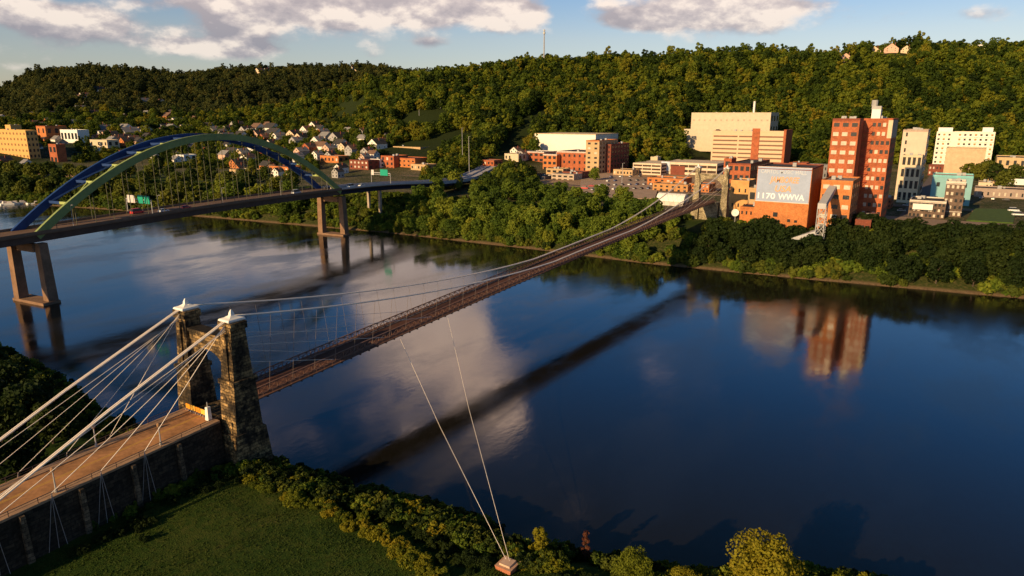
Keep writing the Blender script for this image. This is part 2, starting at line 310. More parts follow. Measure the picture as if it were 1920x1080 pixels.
# ------------------------------------------------------------------ vegetation builders
def leafmesh(name, seed, height, radius, lobes, per, size, m, low=.22, squash=1.0, cone=0., jit=.25):
    """crown: leaf sprays spread over and through many lobes"""
    r = np.random.RandomState(seed); C = []; Rr = []
    for i in range(lobes):
        u = (i+.5)/lobes; th_ = i*2.39996+r.rand()*.9; zz = low+(1-low)*(.12+.76*u)
        env = sqrt(max(.06, 1-((zz-low)/(1-low)*2-.85)**2/1.35)) if not cone else (1-.75*u)
        rad = radius*env*(.35+.45*r.rand())
        C.append((cos(th_)*rad, sin(th_)*rad, zz*height)); Rr.append(radius*(.28+.26*r.rand())*(1-.25*u)*squash)
    C = np.array(C); Rr = np.array(Rr); k = np.repeat(np.arange(lobes), per); n = len(k)
    d = r.normal(size=(n, 3)); d[:, 2] += .35; d /= np.linalg.norm(d, axis=1)[:, None]
    pos = C[k]+d*(Rr[k]*(.72+.36*r.rand(n)))[:, None]*np.array([1, 1, .8])
    nr = d+r.normal(size=(n, 3))*jit*2; nr /= np.linalg.norm(nr, axis=1)[:, None]
    a = np.cross(nr, r.normal(size=(n, 3))); a /= np.linalg.norm(a, axis=1)[:, None]; b = np.cross(nr, a)
    s = size*(.6+.8*r.rand(n))[:, None]
    v = np.stack([pos-a*s*.5, pos+b*s*.42+nr*s*.1, pos+a*s*.5, pos-b*s*.42+nr*s*.1], 1).reshape(-1, 3)
    me = bpy.data.meshes.new(name); me.vertices.add(4*n); me.vertices.foreach_set('co', v.ravel())
    me.loops.add(4*n); me.loops.foreach_set('vertex_index', np.arange(4*n)); me.polygons.add(n)
    me.polygons.foreach_set('loop_start', np.arange(n)*4); me.polygons.foreach_set('loop_total', np.full(n, 4)); me.update(calc_edges=True)
    me.materials.append(m); return me, C
def trunkmesh(name, C, height, r0, m=None):
    mb = MB(); top = height*.62
    mb.tube([(0, 0, -.8), (.1, 0, height*.2), (-.05, .1, height*.42), (.1, 0, top)], [r0*1.3, r0, r0*.75, r0*.35], 7)
    for c in C[::max(1, len(C)//7)]:
        z0 = min(top*.95, max(height*.18, c[2]-.3*height)); mb.tube([(0, 0, z0), (c[0]*.5, c[1]*.5, (z0+c[2])/2+.1), tuple(c)], [r0*.45, r0*.28, r0*.1], 5)
    return mb.mesh(name, m or BARK)
PROTO = {}
def proto(kind, m, n=4, **k):
    if kind not in PROTO:
        L = []
        for i in range(n):
            me, C = leafmesh('crown_'+kind, 100+i*7+len(PROTO)*31, m=m, **k); L.append((me, trunkmesh('trunk_'+kind, C, k['height'], k.get('radius', 4)*.06)))
        PROTO[kind] = L
    return PROTO[kind]
KINDS = {'bank': dict(m=LEAF_BANK, height=13, radius=5.6, lobes=26, per=80, size=.95, low=.1, jit=.3),
         'town': dict(m=LEAF_TOWN, height=13, radius=6, lobes=20, per=60, size=1.3, low=.12),
         'dark': dict(m=LEAF_DARK, height=12, radius=5.6, lobes=24, per=80, size=.95, low=.08),
         'gold': dict(m=LEAF_GOLD, height=10, radius=5.2, lobes=44, per=170, size=.42, low=.12, jit=.3),
         'column': dict(m=LEAF_GOLD, height=8, radius=2.0, lobes=22, per=120, size=.38, low=.08, jit=.3)}
def tree(kind, x, y, s, label, group, z=None, sz=1.0, i=None, cat='tree', name='leafy_tree'):
    P = proto(kind, **KINDS[kind]); me, tr = P[rng.randrange(len(P)) if i is None else i]
    z = th(x, y)-.2 if z is None else z
    t_ = thing(name, label, cat, (x, y, z), rng.uniform(0, 6.28), group)
    inst('crown', me, t_, sc=(s, s, s*sz)); inst('trunk', tr, t_, sc=(s, s, s*sz)); return t_
PL = {}
def shrub(x, y, s, label, group, m=LEAF_DARK, kind='shrub', z=None, sz=1.):
    key = kind
    if key not in PL:
        PL[key] = [leafmesh('shrub_leaves', 500+i+len(PL)*17, [2.2, 1.7, 2.8, 2.0, 1.5][i], [1.7, 2.2, 1.2, 1.5, 2.0][i], [12, 8, 10, 7, 14][i], 150, .27, m, low=.0, jit=.45)[0] for i in range(5)]
        st = MB()
        for a in range(5): st.tube([(0, 0, -.2), (.5*cos(a*1.3), .5*sin(a*1.3), 1.2)], [.05, .02], 4)
        PL[key+'s'] = st.mesh('shrub_stems', BARK)
    z = th(x, y)-.15 if z is None else z
    t_ = thing('shrub', label, 'shrub', (x, y, z), rng.uniform(0, 6.28), group)
    inst('leaves', rng.choice(PL[key]), t_, sc=(s, s, s*sz)); inst('stem', PL[key+'s'], t_, sc=(s, s, s*sz)); return t_
# ------------------------------------------------------------------ forest on the hills: one mass
CLEAR = []      # (x, y, radius) kept free of forest
def forest(name, pts, scl, protos, label):
    hid = bpy.data.collections.new(name+'_crowns')
    for j, me in enumerate(protos):
        ob = bpy.data.objects.new('forest_crown', me); hid.objects.link(ob)
    me = bpy.data.meshes.new(name); n = len(pts); me.vertices.add(n); me.vertices.foreach_set('co', np.array(pts).ravel())
    r = np.random.RandomState(5)
    at1 = me.attributes.new('s', 'FLOAT_VECTOR', 'POINT'); sv = np.array(scl)[:, None]*(np.array([1, 1, 1])+np.stack([r.rand(n)*.25, r.rand(n)*.25, r.rand(n)*.45-.15], 1)); at1.data.foreach_set('vector', sv.ravel())
    at2 = me.attributes.new('rz', 'FLOAT_VECTOR', 'POINT'); at2.data.foreach_set('vector', np.stack([r.rand(n)*.2-.1, r.rand(n)*.2-.1, r.rand(n)*6.28], 1).ravel())
    at3 = me.attributes.new('pick', 'INT', 'POINT'); at3.data.foreach_set('value', r.randint(0, len(protos), n))
    me.update(); o = bpy.data.objects.new(name, me); COL.objects.link(o)
    ng = bpy.data.node_groups.new(name, 'GeometryNodeTree'); ng.interface.new_socket('Geometry', in_out='INPUT', socket_type='NodeSocketGeometry'); ng.interface.new_socket('Geometry', in_out='OUTPUT', socket_type='NodeSocketGeometry')
    N = ng.nodes; L = ng.links; gi = N.new('NodeGroupInput'); go = N.new('NodeGroupOutput')
    ci = N.new('GeometryNodeCollectionInfo'); ci.inputs['Collection'].default_value = hid; ci.inputs['Separate Children'].default_value = True; ci.inputs['Reset Children'].default_value = True
    ip = N.new('GeometryNodeInstanceOnPoints'); ip.inputs['Pick Instance'].default_value = True
    def attr(nm, ty):
        a = N.new('GeometryNodeInputNamedAttribute'); a.data_type = ty; a.inputs['Name'].default_value = nm; return a.outputs[0]
    L.new(gi.outputs[0], ip.inputs['Points']); L.new(ci.outputs[0], ip.inputs['Instance'])
    L.new(attr('s', 'FLOAT_VECTOR'), ip.inputs['Scale']); L.new(attr('rz', 'FLOAT_VECTOR'), ip.inputs['Rotation']); L.new(attr('pick', 'INT'), ip.inputs['Instance Index'])
    L.new(ip.outputs[0], go.inputs[0]); md = o.modifiers.new('scatter', 'NODES'); md.node_group = ng
    tag(o, label, 'forest', None, 'stuff'); return o
# ------------------------------------------------------------------ suspension bridge
def dz(y): return 14.6+.048*y-5.6e-5*y*y
BR = thing('suspension_bridge', 'long old suspension bridge with stone towers and pale cables crossing the river', 'suspension bridge')
DECKM = mat('bridge_deck', (.085, .035, .022), .85, .3, .8); TRUSSM = mat('truss_paint', (.17, .09, .065), .7, .3, 1.0); TRUSS_D = mat('beam_paint', (.10, .06, .045), .8, .3, 1.0)
def strip(mb, x0, x1, ya, yb, n, zt, zb):
    ys = [ya+(yb-ya)*i/n for i in range(n+1)]
    for a, b in zip(ys, ys[1:]): mb.hexa([(x0, a, dz(a)+zb), (x1, a, dz(a)+zb), (x1, b, dz(b)+zb), (x0, b, dz(b)+zb), (x0, a, dz(a)+zt), (x1, a, dz(a)+zt), (x1, b, dz(b)+zt), (x0, b, dz(b)+zt)])
mb = MB(); strip(mb, -3.2, 3.2, 4.6, 303.4, 80, 0, -.35); mb.obj('roadway', DECKM, BR)
for sg in (-1, 1):
    mb = MB(); strip(mb, *(sorted((sg*3.75, sg*4.85))), 4.6, 303.4, 80, .12, -.1); mb.obj('sidewalk', mat('plank_walk', (.11, .055, .04), .9, .3, 1.), BR)
    mb = MB()                               # stiffening truss with lattice web
    X = sg*3.5; N_ = 130; ys = [4.6+298.8*i/N_ for i in range(N_+1)]
    for a, b in zip(ys, ys[1:]):
        mb.bar((X, a, dz(a)+1.75), (X, b, dz(b)+1.75), .3, .2); mb.bar((X, a, dz(a)+.1), (X, b, dz(b)+.1), .3, .25)
        mb.bar((X, a, dz(a)+.15), (X, a, dz(a)+1.7), .14, .14); mb.bar((X-.03, a, dz(a)+.2), (X-.03, b, dz(b)+1.65), .09, .09); mb.bar((X+.07, a, dz(a)+1.65), (X+.07, b, dz(b)+.2), .09, .09)
    mb.obj('stiffening_truss', TRUSSM, BR)
    mb = MB(); X = sg*4.9                   # outer handrail
    for a, b in zip(ys, ys[1:]):
        mb.bar((X, a, dz(a)+1.1), (X, b, dz(b)+1.1), .09, .09); mb.bar((X, a, dz(a)+.6), (X, b, dz(b)+.6), .05, .05); mb.bar((X, a, dz(a)+.1), (X, a, dz(a)+1.1), .07, .07)
    mb.obj('handrail', TRUSSM, BR)
mb = MB(); y = 5.5
while y < 303: mb.box(-4.3, y-.12, dz(y)-.7, 4.3, y+.12, dz(y)-.38); y += 2.9
mb.obj('floor_beams', TRUSS_D, BR)
mb = MB()
for X in (-2.2, 0.001, 2.2):
    for i in range(60): a = 4.6+298.8*i/60; b = a+4.98; mb.bar((X, a, dz(a)-1.1), (X, b, dz(b)-1.1), .2, .28)
mb.obj('stringers', TRUSS_D, BR)
def cable_pt(y, sg):
    A = (34.0-21.6)/135.6**2 if y < 135.6 else (42.3-21.6)/(308-135.6)**2
    z = 21.6+A*(y-135.6)**2; u = min(1, abs(y-140)/150)
    return Vector((sg*(3.95+(3.3 if y < 140 else 4.0)*u**1.7), y, max(z, dz(y)+1.9)))
for sg in (-1, 1):
    for off in (-.24, .24):
        MB().tube([cable_pt(308*i/90, sg)+Vector((off, 0, .0)) for i in range(91)], .13, 8).obj('main_cable', CABLE, BR, smooth=True)
        MB().tube([Vector((sg*7.2+off, 0, 34)), Vector((sg*7.2+off+1.2, -24, 24.6)), Vector((sg*7.0+off+3.4, -52, 13.0))], .15, 8).obj('backstay_cable', CABLE, BR)
for sg in (-1, 1):
    for i in range(50):
        y = 9+290*i/49; c = cable_pt(y, sg)
        if c.z < dz(y)+2.3: continue
        MB().tube([(sg*4.0, y, dz(y)+.1), tuple(c)], .035, 4).obj('suspender', mat('suspender_steel', (.20, .16, .15), .6), BR)
    for y1, zt in ((26, 28), (42, 30.5), (60, 32)):     # diagonal stays between tower and deck
        MB().tube([(sg*6.9, 3.2, zt-4 if y1 < 30 else zt-3), (sg*4.6, y1, dz(y1)+1.3)], .05, 5).obj('stay_cable', CABLE, BR)
    for y1, zt in ((268, 33), (250, 36), (282, 31)):
        MB().tube([(sg*7.6, 305, zt), (sg*4.6, y1, dz(y1)+1.3)], .05, 5).obj('stay_cable', CABLE, BR)
ANCH = at(952, 1052, 6.6)
for ye, k in ((47, -.6), (66, .6)):         # wind guys down to the masonry anchor on the lawn edge
    MB().tube([Vector((5.2, ye, dz(ye)-.4)), (Vector((5.2, ye, dz(ye)-.4))+ANCH)/2+Vector((0, 0, -1.3)), ANCH+Vector((k*.5, 0, .2))], .04, 5).obj('wind_guy', CABLE, BR)
# stays from the near tower fanning down to the approach parapet, then down the wall
def road_x(y, side): t_ = -y/40.; return .2+3.4*t_+side*5.15
for sg in (-1, 1):
    for k, ye in enumerate((-19, -26.5, -34, -42, -50)):
        xe = road_x(ye, sg)+sg*.35; ze = 14.9
        top = Vector((sg*7.2+.1*k, -.9, 33.4-.35*k)); e = Vector((xe, ye, ze))
        MB().tube([top, e], .065 if sg > 0 else .05, 5).obj('stay_cable', CABLE, BR)
        for dy in (-1.2, .2, 1.4): MB().tube([e, (xe+sg*.9, ye+dy-.8, 6.2)], .04, 4).obj('anchor_rod', mat('anchor_rod', (.4, .33, .3), .7), BR)
def tower(Y, hw, ztop, zdeck, base, lit):
    STONE = globals()['STONE'] if lit else STONE_F; K = 1 if lit else .74  # lit marks the near tower: sooty stone, full width; far one pale, slimmer
    TW = bpy.data.objects.new('stone_tower', None); COL.objects.link(TW); TW.parent = BR
    for sg in (-1, 1):
        P = MB()
        xi, xo = sg*(hw-1.9), sg*(hw+1.9)
        def leg(z0, z1, a0, a1, i0, i1, o0, o1):
            for_ = []
            for (z, a, xi_, xo_) in ((z0, a0*K, hw+(i0-hw)*K, hw+(o0-hw)*K), (z1, a1*K, hw+(i1-hw)*K, hw+(o1-hw)*K)):
                x0, x1 = sorted((sg*xi_, sg*xo_)); for_ += [(x0, Y-a, z), (x1, Y-a, z), (x1, Y+a, z), (x0, Y+a, z)]
            P.hexa(for_)
        leg(base, zdeck-3, 4.7, 3.4, hw-2.9, hw-2.7, hw+3.1, hw+2.5)
        leg(zdeck-3, zdeck+7.5, 2.9, 2.3, hw-2.5, hw-2.15, hw+2.2, hw+1.95)
        leg(zdeck+7.5, ztop-1.6, 2.1, 1.5, hw-2.0, hw-1.65, hw+1.75, hw+1.5)
        P.box(sg*hw-1.85*K, Y-1.85*K, ztop-2.3, sg*hw+1.85*K, Y+1.85*K, ztop-1.6)       # cornice courses
        P.box(sg*hw-1.95*K, Y-1.75*K, ztop-1.598, sg*hw+1.95*K, Y+1.75*K, ztop-.9)
        P.box(sg*hw-2.35*K, Y-2.65*K, zdeck+6.6, sg*hw+2.35*K, Y+2.65*K, zdeck+7.498)
        for yy in (-1, 1): P.hexa([(sg*hw-.8, Y+yy*2.6*K-.5, base), (sg*hw+.8, Y+yy*2.6*K-.5, base), (sg*hw+.8, Y+yy*2.6*K+.5, base), (sg*hw-.8, Y+yy*2.6*K+.5, base),
                                   (sg*hw-.5, Y+yy*1.7*K-.4, ztop-3), (sg*hw+.5, Y+yy*1.7*K-.4, ztop-3), (sg*hw+.5, Y+yy*1.7*K+.4, ztop-3), (sg*hw-.5, Y+yy*1.7*K+.4, ztop-3)])
        P.obj('tower_leg', STONE, TW)
    MB().box(-hw+2.85, Y-2.8, base, hw-2.85, Y+2.8, zdeck-.9).obj('tower_base', STONE, TW)
    A = MB(); xw = hw-1.7*K; n = 14; za = ztop-9.2; zt_ = ztop-4.6; ra = xw-.3      # cross wall with round arch
    ys0, ys1 = Y-1.2, Y+1.2; pts = [(-ra*cos(pi*i/n), za-2.5+ra*.82*sin(pi*i/n)) for i in range(n+1)]
    zt_ = max(zt_, max(z for _, z in pts)+1.6)
    for (x0, z0), (x1, z1) in zip(pts, pts[1:]):
        A.hexa([(x0, ys0, z0), (x1, ys0, z1), (x1, ys1, z1), (x0, ys1, z0), (x0, ys0, zt_), (x1, ys0, zt_), (x1, ys1, zt_), (x0, ys1, zt_)])
    A.obj('arch_wall', STONE, TW); MB().box(-hw+1.6*K, Y-1.45, zt_+.004, hw-1.6*K, Y+1.45, zt_+.6).obj('arch_coping', STONE, TW)
    for sg in (-1, 1):                      # white cable saddle housing with finial
        c = MB(); X = sg*hw; z = ztop-.9
        def ring(r, h): return [(X-r, Y-r*1.15, h), (X+r, Y-r*1.15, h), (X+r, Y+r*1.15, h), (X-r, Y+r*1.15, h)]
        for (r0, h0), (r1, h1) in zip([(1.3, z), (1.6, z+.3), (1.45, z+.6), (.85, z+.8), (.35, z+1.15), (.3, z+1.6)], [(1.6, z+.3), (1.45, z+.6), (.85, z+.8), (.35, z+1.15), (.3, z+1.6), (.08, z+2.2)]): c.hexa(ring(r0, h0)+ring(r1, h1))
        cp = c.obj('saddle_cap', WHITE, TW)
tower(0, 7.2, 34.0, 14.6, -1.5, 1); tower(308, 8.0, 42.3, 24.0, 2, 0)
# approach viaduct wall and road on the island
AP = thing('approach_wall', 'dark stone retaining wall carrying the road up to the near bridge tower', 'retaining wall')
def quad(y): return road_x(y, -1), road_x(y, 1)
mb = MB(); pm = MB(); rd = MB(); wk = MB(); ln = MB(); n = 30
for i in range(n):
    a, b = -3.9-i*4.0, -3.9-(i+1)*4.0; (l0, r0), (l1, r1) = quad(a), quad(b); za, zb = 14.2-.004*i*4, 14.2-.004*(i+1)*4; O = .35
    mb.hexa([(l1-O-.9, b, 3), (r1+O+.9, b, 3), (r0+O+.9, a, 3), (l0-O-.9, a, 3), (l1-O, b, zb-.25), (r1+O, b, zb-.25), (r0+O, a, za-.25), (l0-O, a, za-.25)])
    rd.hexa([(l1+1.6, b, zb-.24), (r1-1.6, b, zb-.24), (r0-1.6, a, za-.24), (l0+1.6, a, za-.24), (l1+1.6, b, zb), (r1-1.6, b, zb), (r0-1.6, a, za), (l0+1.6, a, za)])
    for (u0, u1, v0, v1) in ((l1-O, l1+1.597, l0-O, l0+1.597), (r1-1.597, r1+O, r0-1.597, r0+O)):
        wk.hexa([(u0, b, zb-.24), (u1, b, zb-.24), (v1, a, za-.24), (v0, a, za-.24), (u0, b, zb+.15), (u1, b, zb+.15), (v1, a, za+.15), (v0, a, za+.15)])
    for (x1, x0, s_) in ((l1, l0, -1), (r1, r0, 1)):
        pm.bar((x1+s_*.2, b, zb+1.0), (x0+s_*.2, a, za+1.0), .1, .08); pm.bar((x1+s_*.2, b, zb+.6), (x0+s_*.2, a, za+.6), .05, .05); pm.bar((x1+s_*.2, b, zb+.152), (x1+s_*.2, b, zb+1.0), .09, .09)
    if i % 3 != 1 or True:
        c1, c0 = (l1+r1)/2, (l0+r0)/2
        for k in (-.16, .16): ln.add([(c1+k-.06, b, zb+.006), (c1+k+.06, b, zb+.006), (c0+k+.06, a, za+.006), (c0+k-.06, a, za+.006)], [(0, 1, 2, 3)])
mb.obj('stone_wall', STONE_W, AP); pm.obj('parapet_rail', TRUSS_D, AP)
for i in range(9):                          # buttresses with pale caps along both faces
    y = -13-i*8.5
    for sg in (-1, 1):
        x = road_x(y, sg)+sg*.75; m_ = MB(); m_.hexa([(x-.9, y-.5, 3), (x+.9, y-.5, 3), (x+.9, y+.5, 3), (x-.9, y+.5, 3), (x-.4, y-.32, 13.7), (x+.4, y-.32, 13.7), (x+.4, y+.32, 13.7), (x-.4, y+.32, 13.7)]); m_.obj('buttress', brickmat('buttress_stone', (.22, .15, .09), (.05, .035, .02), (.03, .02, .02), 1.1, .6, .5, stain=.6), AP)
o = rd.obj('approach_road', mat('approach_asphalt', (.40, .19, .075), .9, .5, .22)); tag(o, 'warm brown road on the stone approach leading to the near bridge tower', 'road', None, 'structure')
o = wk.obj('approach_sidewalk', mat('walk_concrete', (.36, .22, .13), .9, .3, .4)); tag(o, None, None, None, 'structure')
o = ln.obj('road_centre_line', mat('yellow_line', (.62, .36, .05), .8, .2, 1.)); tag(o, None, None, None, 'structure')
# barrier across the closed bridge, box beside it
b = thing('road_barrier', 'orange and white striped barricade closing the roadway under the near tower', 'barricade', (-1.0, -4.2, 14.2))
for k in range(5):
    x = -3.2+k*1.6
    MB().box(x, -.06, .35, x+1.4, .06, 1.35).obj('board', mat('orange_plastic', (.75, .28, .02), .6) if k % 2 == 0 else mat('amber_plastic', (.8, .45, .06), .6), b)
    MB().box(x+.2, -.35, 0, x+.35, .35, .34).box(x+1.05, -.35, 0, x+1.2, .35, .34).obj('foot', METAL, b)
b = thing('wrapped_cabinet', 'tall white wrapped cabinet beside the right leg of the near tower', 'cabinet', (4.1, -4.9, 14.35))
MB().hexa([(-.5, -.4, 0), (.5, -.4, 0), (.5, .4, 0), (-.5, .4, 0), (-.35, -.3, 2.6), (.4, -.3, 2.7), (.4, .35, 2.7), (-.35, .35, 2.6)]).obj('cover', WHITE, b); MB().tube([(0, 0, 2.6), (0, 0, 3.6)], .08).obj('spout', METAL, b)
def lamp(name, label, x, y, z, h, grp, r=.09, globe=True):
    t_ = thing(name, label, 'street lamp', (x, y, z), 0, grp)
    MB().tube([(0, 0, 0), (0, 0, .5), (0, 0, .52), (0, 0, h)], [r*2, r*1.6, r, r*.7], 8).obj('post', METAL, t_)
    if globe: MB().tube([(0, 0, h), (0, 0, h+.15), (0, 0, h+.55), (0, 0, h+.75)], [.12, .3, .32, .1], 8).obj('lantern', mat('lantern_glass', (.35, .2, .1), .3), t_)
    else: MB().bar((0, 0, h), (1.6, 0, h+.25), .1, .1).box(1.2, -.2, h+.12, 2.1, .2, h+.3).obj('lamp_head', METAL, t_)
    return t_
for (y, sd_, lb) in ((-15.5, 1, 'lantern post on the near kerb of the approach road closest to the tower'), (-22, -1, 'lantern post on the far kerb of the approach road'), (-33, 1, 'pale lantern post on the near kerb of the approach towards the left edge')):
    lamp('lantern_post', lb, road_x(y, sd_)-sd_*.5, y, 14.3, 3.4, 'lantern posts along the approach road', .13)
b = thing('guy_anchor', 'orange brown masonry anchor block where the two guy cables meet by the shore', 'anchor block', (ANCH.x, ANCH.y, th(ANCH.x, ANCH.y)-.3))
hz = ANCH.z-b.location.z
MB().hexa([(-1.1, -1.1, 0), (1.1, -1.1, 0), (1.1, 1.1, 0), (-1.1, 1.1, 0), (-1.4, -1.4, hz-.4), (1.4, -1.4, hz-.4), (1.4, 1.4, hz-.4), (-1.4, 1.4, hz-.4)]).obj('block', brickmat('anchor_brick', (.5, .17, .08), (.4, .12, .06), (.5, .3, .2), .5, .2, .2, stain=.1), b)
MB().box(-.9, -.9, hz-.396, .9, .9, hz-.1).obj('cap_plate', mat('anchor_cap', (.6, .4, .28), .7), b)
# ------------------------------------------------------------------ arch bridge upstream
AB = thing('arch_bridge', 'blue and green steel tied arch road bridge upstream on the left', 'arch bridge')
GREEN = mat('green_steel', (.22, .28, .10), .7, .25, .15); BLUE = mat('blue_steel', (.012, .045, .17), .65, .3, .15); GREEN_L = mat('lime_steel', (.36, .42, .14), .6, .1); DSTEEL = mat('dark_steel', (.09, .055, .04), .7, .3)
A0, A1 = Vector((-177.6, 40.8, 27.0)), Vector((-197.0, 210.6, 27.6)); AX = (A1-A0).normalized(); AN = Vector((AX.y, -AX.x, 0)).normalized(); LEN = (A1-A0).length
def ap(u, w, z): p_ = A0+AX*(u*LEN)+AN*w; return Vector((p_.x, p_.y, z))   # w>0 towards the viewer
def arch_z(u): return 26.0+34.0*(1-(2*u-1)**2)
NS = 44
for (w, m_, nm) in ((7.3, GREEN, 'green_arch_rib'), (-7.3, BLUE, 'blue_arch_rib')):
    mb = MB(); sec = []
    for i in range(NS+1):
        u = i/NS; e = .002; tng = Vector((0, 1, 0)); t2 = Vector((2*e*LEN, arch_z(u+e)-arch_z(u-e))).normalized(); nn = Vector((-t2.y, t2.x))
        hh = 1.5; c = [(nn.x*hh, nn.y*hh), (-nn.x*hh, -nn.y*hh)]
        T = ap(u+c[0][0]/LEN, 0, arch_z(u)+c[0][1]); B = ap(u+c[1][0]/LEN, 0, arch_z(u)+c[1][1])
        sec.append([B+AN*(w-.6), B+AN*(w+.6), T+AN*(w+.6), T+AN*(w-.6)])
    for a, b_ in zip(sec, sec[1:]): mb.hexa([a[0], b_[0], b_[1], a[1], a[3], b_[3], b_[2], a[2]])
    mb.obj(nm, m_, AB)
    for i in range(1, 22):
        u = i/22; z = arch_z(u)
        if z < 31.5: continue
        MB().tube([ap(u, w, 27.5), ap(u, w, z-1.2)], .13, 5).obj('hanger', mat('hanger_steel', (.10, .10, .06), .7), AB)
us = [.085+.83*i/12 for i in range(13)]
for i, u in enumerate(us):                  # struts and K bracing: far half blue, near half lime
    z = arch_z(u)
    MB().bar(ap(u, -6.7, z), ap(u, 0.4, z), .9, 1.0).obj('blue_strut', BLUE, AB); MB().bar(ap(u, .4, z), ap(u, 6.7, z), .9, 1.0).obj('lime_strut', GREEN_L, AB)
    if i < len(us)-1:
        v = us[i+1]; zv = arch_z(v)
        MB().bar(ap(u, -6.7, z), ap(v, -.2, zv), .4, .5).obj('blue_brace', BLUE, AB); MB().bar(ap(u, 6.7, z), ap(v, .8, zv), .4, .5).obj('lime_brace', GREEN_L, AB)
# deck: straight over the river, then curving girder span to the right bank road
path = [ap(-1.6, 0, 24.5), ap(-.6, 0, 26.2), ap(0, 0, 27.0), ap(.5, 0, 28.2), ap(1, 0, 27.4), Vector((-204, 262, 25.6)), Vector((-206, 310, 23)), Vector((-222, 372, 20.3)), Vector((-262, 450, 18.5)), Vector((-318, 560, 17.8)), Vector((-372, 690, 16)), Vector((-400, 800, 14.6))]
def smoothpath(P, n):
    out = []
    for i in range(len(P)-1):
        a, b, c, d = P[max(i-1, 0)], P[i], P[i+1], P[min(i+2, len(P)-1)]
        for k in range(n):
            t_ = k/n; out.append(.5*((2*b)+(c-a)*t_+(2*a-5*b+4*c-d)*t_**2+(3*b-a-3*c+d)*t_**3))
    return out+[P[-1]]
PT = smoothpath(path, 10)
def sweep(mb, pts, prof):
    """prof: closed list of (side offset, height)"""
    n = len(prof); b = len(mb.v)
    for i, p_ in enumerate(pts):
        d = (pts[min(i+1, len(pts)-1)]-pts[max(i-1, 0)]); d.z = 0; d.normalize(); s_ = Vector((d.y, -d.x, 0))
        mb.v += [tuple(p_+s_*a+Vector((0, 0, h))) for a, h in prof]
    for i in range(len(pts)-1):
        for k in range(n): mb.f.append((b+i*n+k, b+i*n+(k+1) % n, b+(i+1)*n+(k+1) % n, b+(i+1)*n+k))
    mb.f += [tuple(b+k for k in range(n))[::-1], tuple(b+(len(pts)-1)*n+k for k in range(n))]
    return mb
main = PT[:41]; appr = PT[40:]
sweep(MB(), main, [(-8.6, -.5), (8.6, -.5), (8.6, 0), (-8.6, 0)]).obj('deck_slab', mat('deck_asphalt', (.16, .095, .06), .9, .25, .2), AB)
sweep(MB(), appr[:20], [(-8.6, -.5), (8.6, -.5), (8.6, 0), (-8.6, 0)]).obj('deck_slab', mat('deck_asphalt', (.2, .1, .06), .9, .25, .2), AB)
for s_ in (-1, 1):
    sweep(MB(), main, [(s_*7.3-.4, -3.1), (s_*7.3+.4, -3.1), (s_*7.3+.4, -.504), (s_*7.3-.4, -.504)]).obj('tie_girder', DSTEEL, AB)
    sweep(MB(), appr[:31], [(s_*6.6-.3, -3.2), (s_*6.6+.3, -3.2), (s_*6.6+.3, -.504), (s_*6.6-.3, -.504)]).obj('approach_girder', mat('navy_steel', (.012, .014, .03), .8), AB)
    sweep(MB(), main, [(s_*8.3-.15, .004), (s_*8.3+.15, .004), (s_*8.3+.1, .95), (s_*8.3-.1, .95)]).obj('side_barrier', mat('barrier_brown', (.19, .12, .08), .9, .3), AB)
    sweep(MB(), appr, [(s_*8.3-.2, .004), (s_*8.3+.2, .004), (s_*8.3+.12, 1.0), (s_*8.3-.12, 1.0)]).obj('side_barrier', mat('barrier_pale', (.50, .45, .43), .9, .15), AB)
sweep(MB(), appr, [(-.3, .004), (.3, .004), (.12, .9), (-.12, .9)]).obj('median_barrier', mat('barrier_pale', (.5, .45, .43), .9, .15), AB)
sweep(MB(), appr[19:], [(-8.6, -1.4), (8.6, -1.4), (8.6, 0), (-8.6, 0)]).obj('ramp_slab', mat('ramp_concrete', (.46, .43, .43), .9, .15, .1), AB)
for (c, w0) in ((A0, 0), (A1, 0)):          # two legged piers with web and plinth
    PG = bpy.data.objects.new('pier', None); COL.objects.link(PG); PG.parent = AB
    for s_ in (-1, 1):
        m_ = MB(); P0 = c+AN*(s_*7.6)+AX*(s_*1.2); P1 = c+AN*(s_*7.0)+AX*(s_*1.2)
        def rc(pc, a, b, z): return [Vector((pc.x, pc.y, z))+AN*(-a)+AX*(-b), Vector((pc.x, pc.y, z))+AN*a+AX*(-b), Vector((pc.x, pc.y, z))+AN*a+AX*b, Vector((pc.x, pc.y, z))+AN*(-a)+AX*b]
        m_.hexa(rc(P0, 1.7, 1.9, -2)+rc(P1, 1.5, 1.6, 23.2)); m_.obj('pier_leg', CONC_D, PG)
    MB().hexa(rc(c, 5.6, 1.1, 19.9)+rc(c, 5.4, 1.1, 23.0)).obj('crossbeam', CONC_D, PG); MB().hexa(rc(c, 10.2, 3.4, -2)+rc(c, 10.0, 3.2, 1.0)).obj('plinth', CONC_D, PG)
for i in (48, 60, 72, 84, 94):
    p_ = PT[i]
    if p_.z-4 > th(p_.x, p_.y):
        m_ = MB()
        for s_ in (-1, 1): m_.box(p_.x+s_*5-.8, p_.y-.8, th(p_.x, p_.y)-1, p_.x+s_*5+.8, p_.y+.8, p_.z-1.5)
        m_.obj('approach_column', CONC, AB)
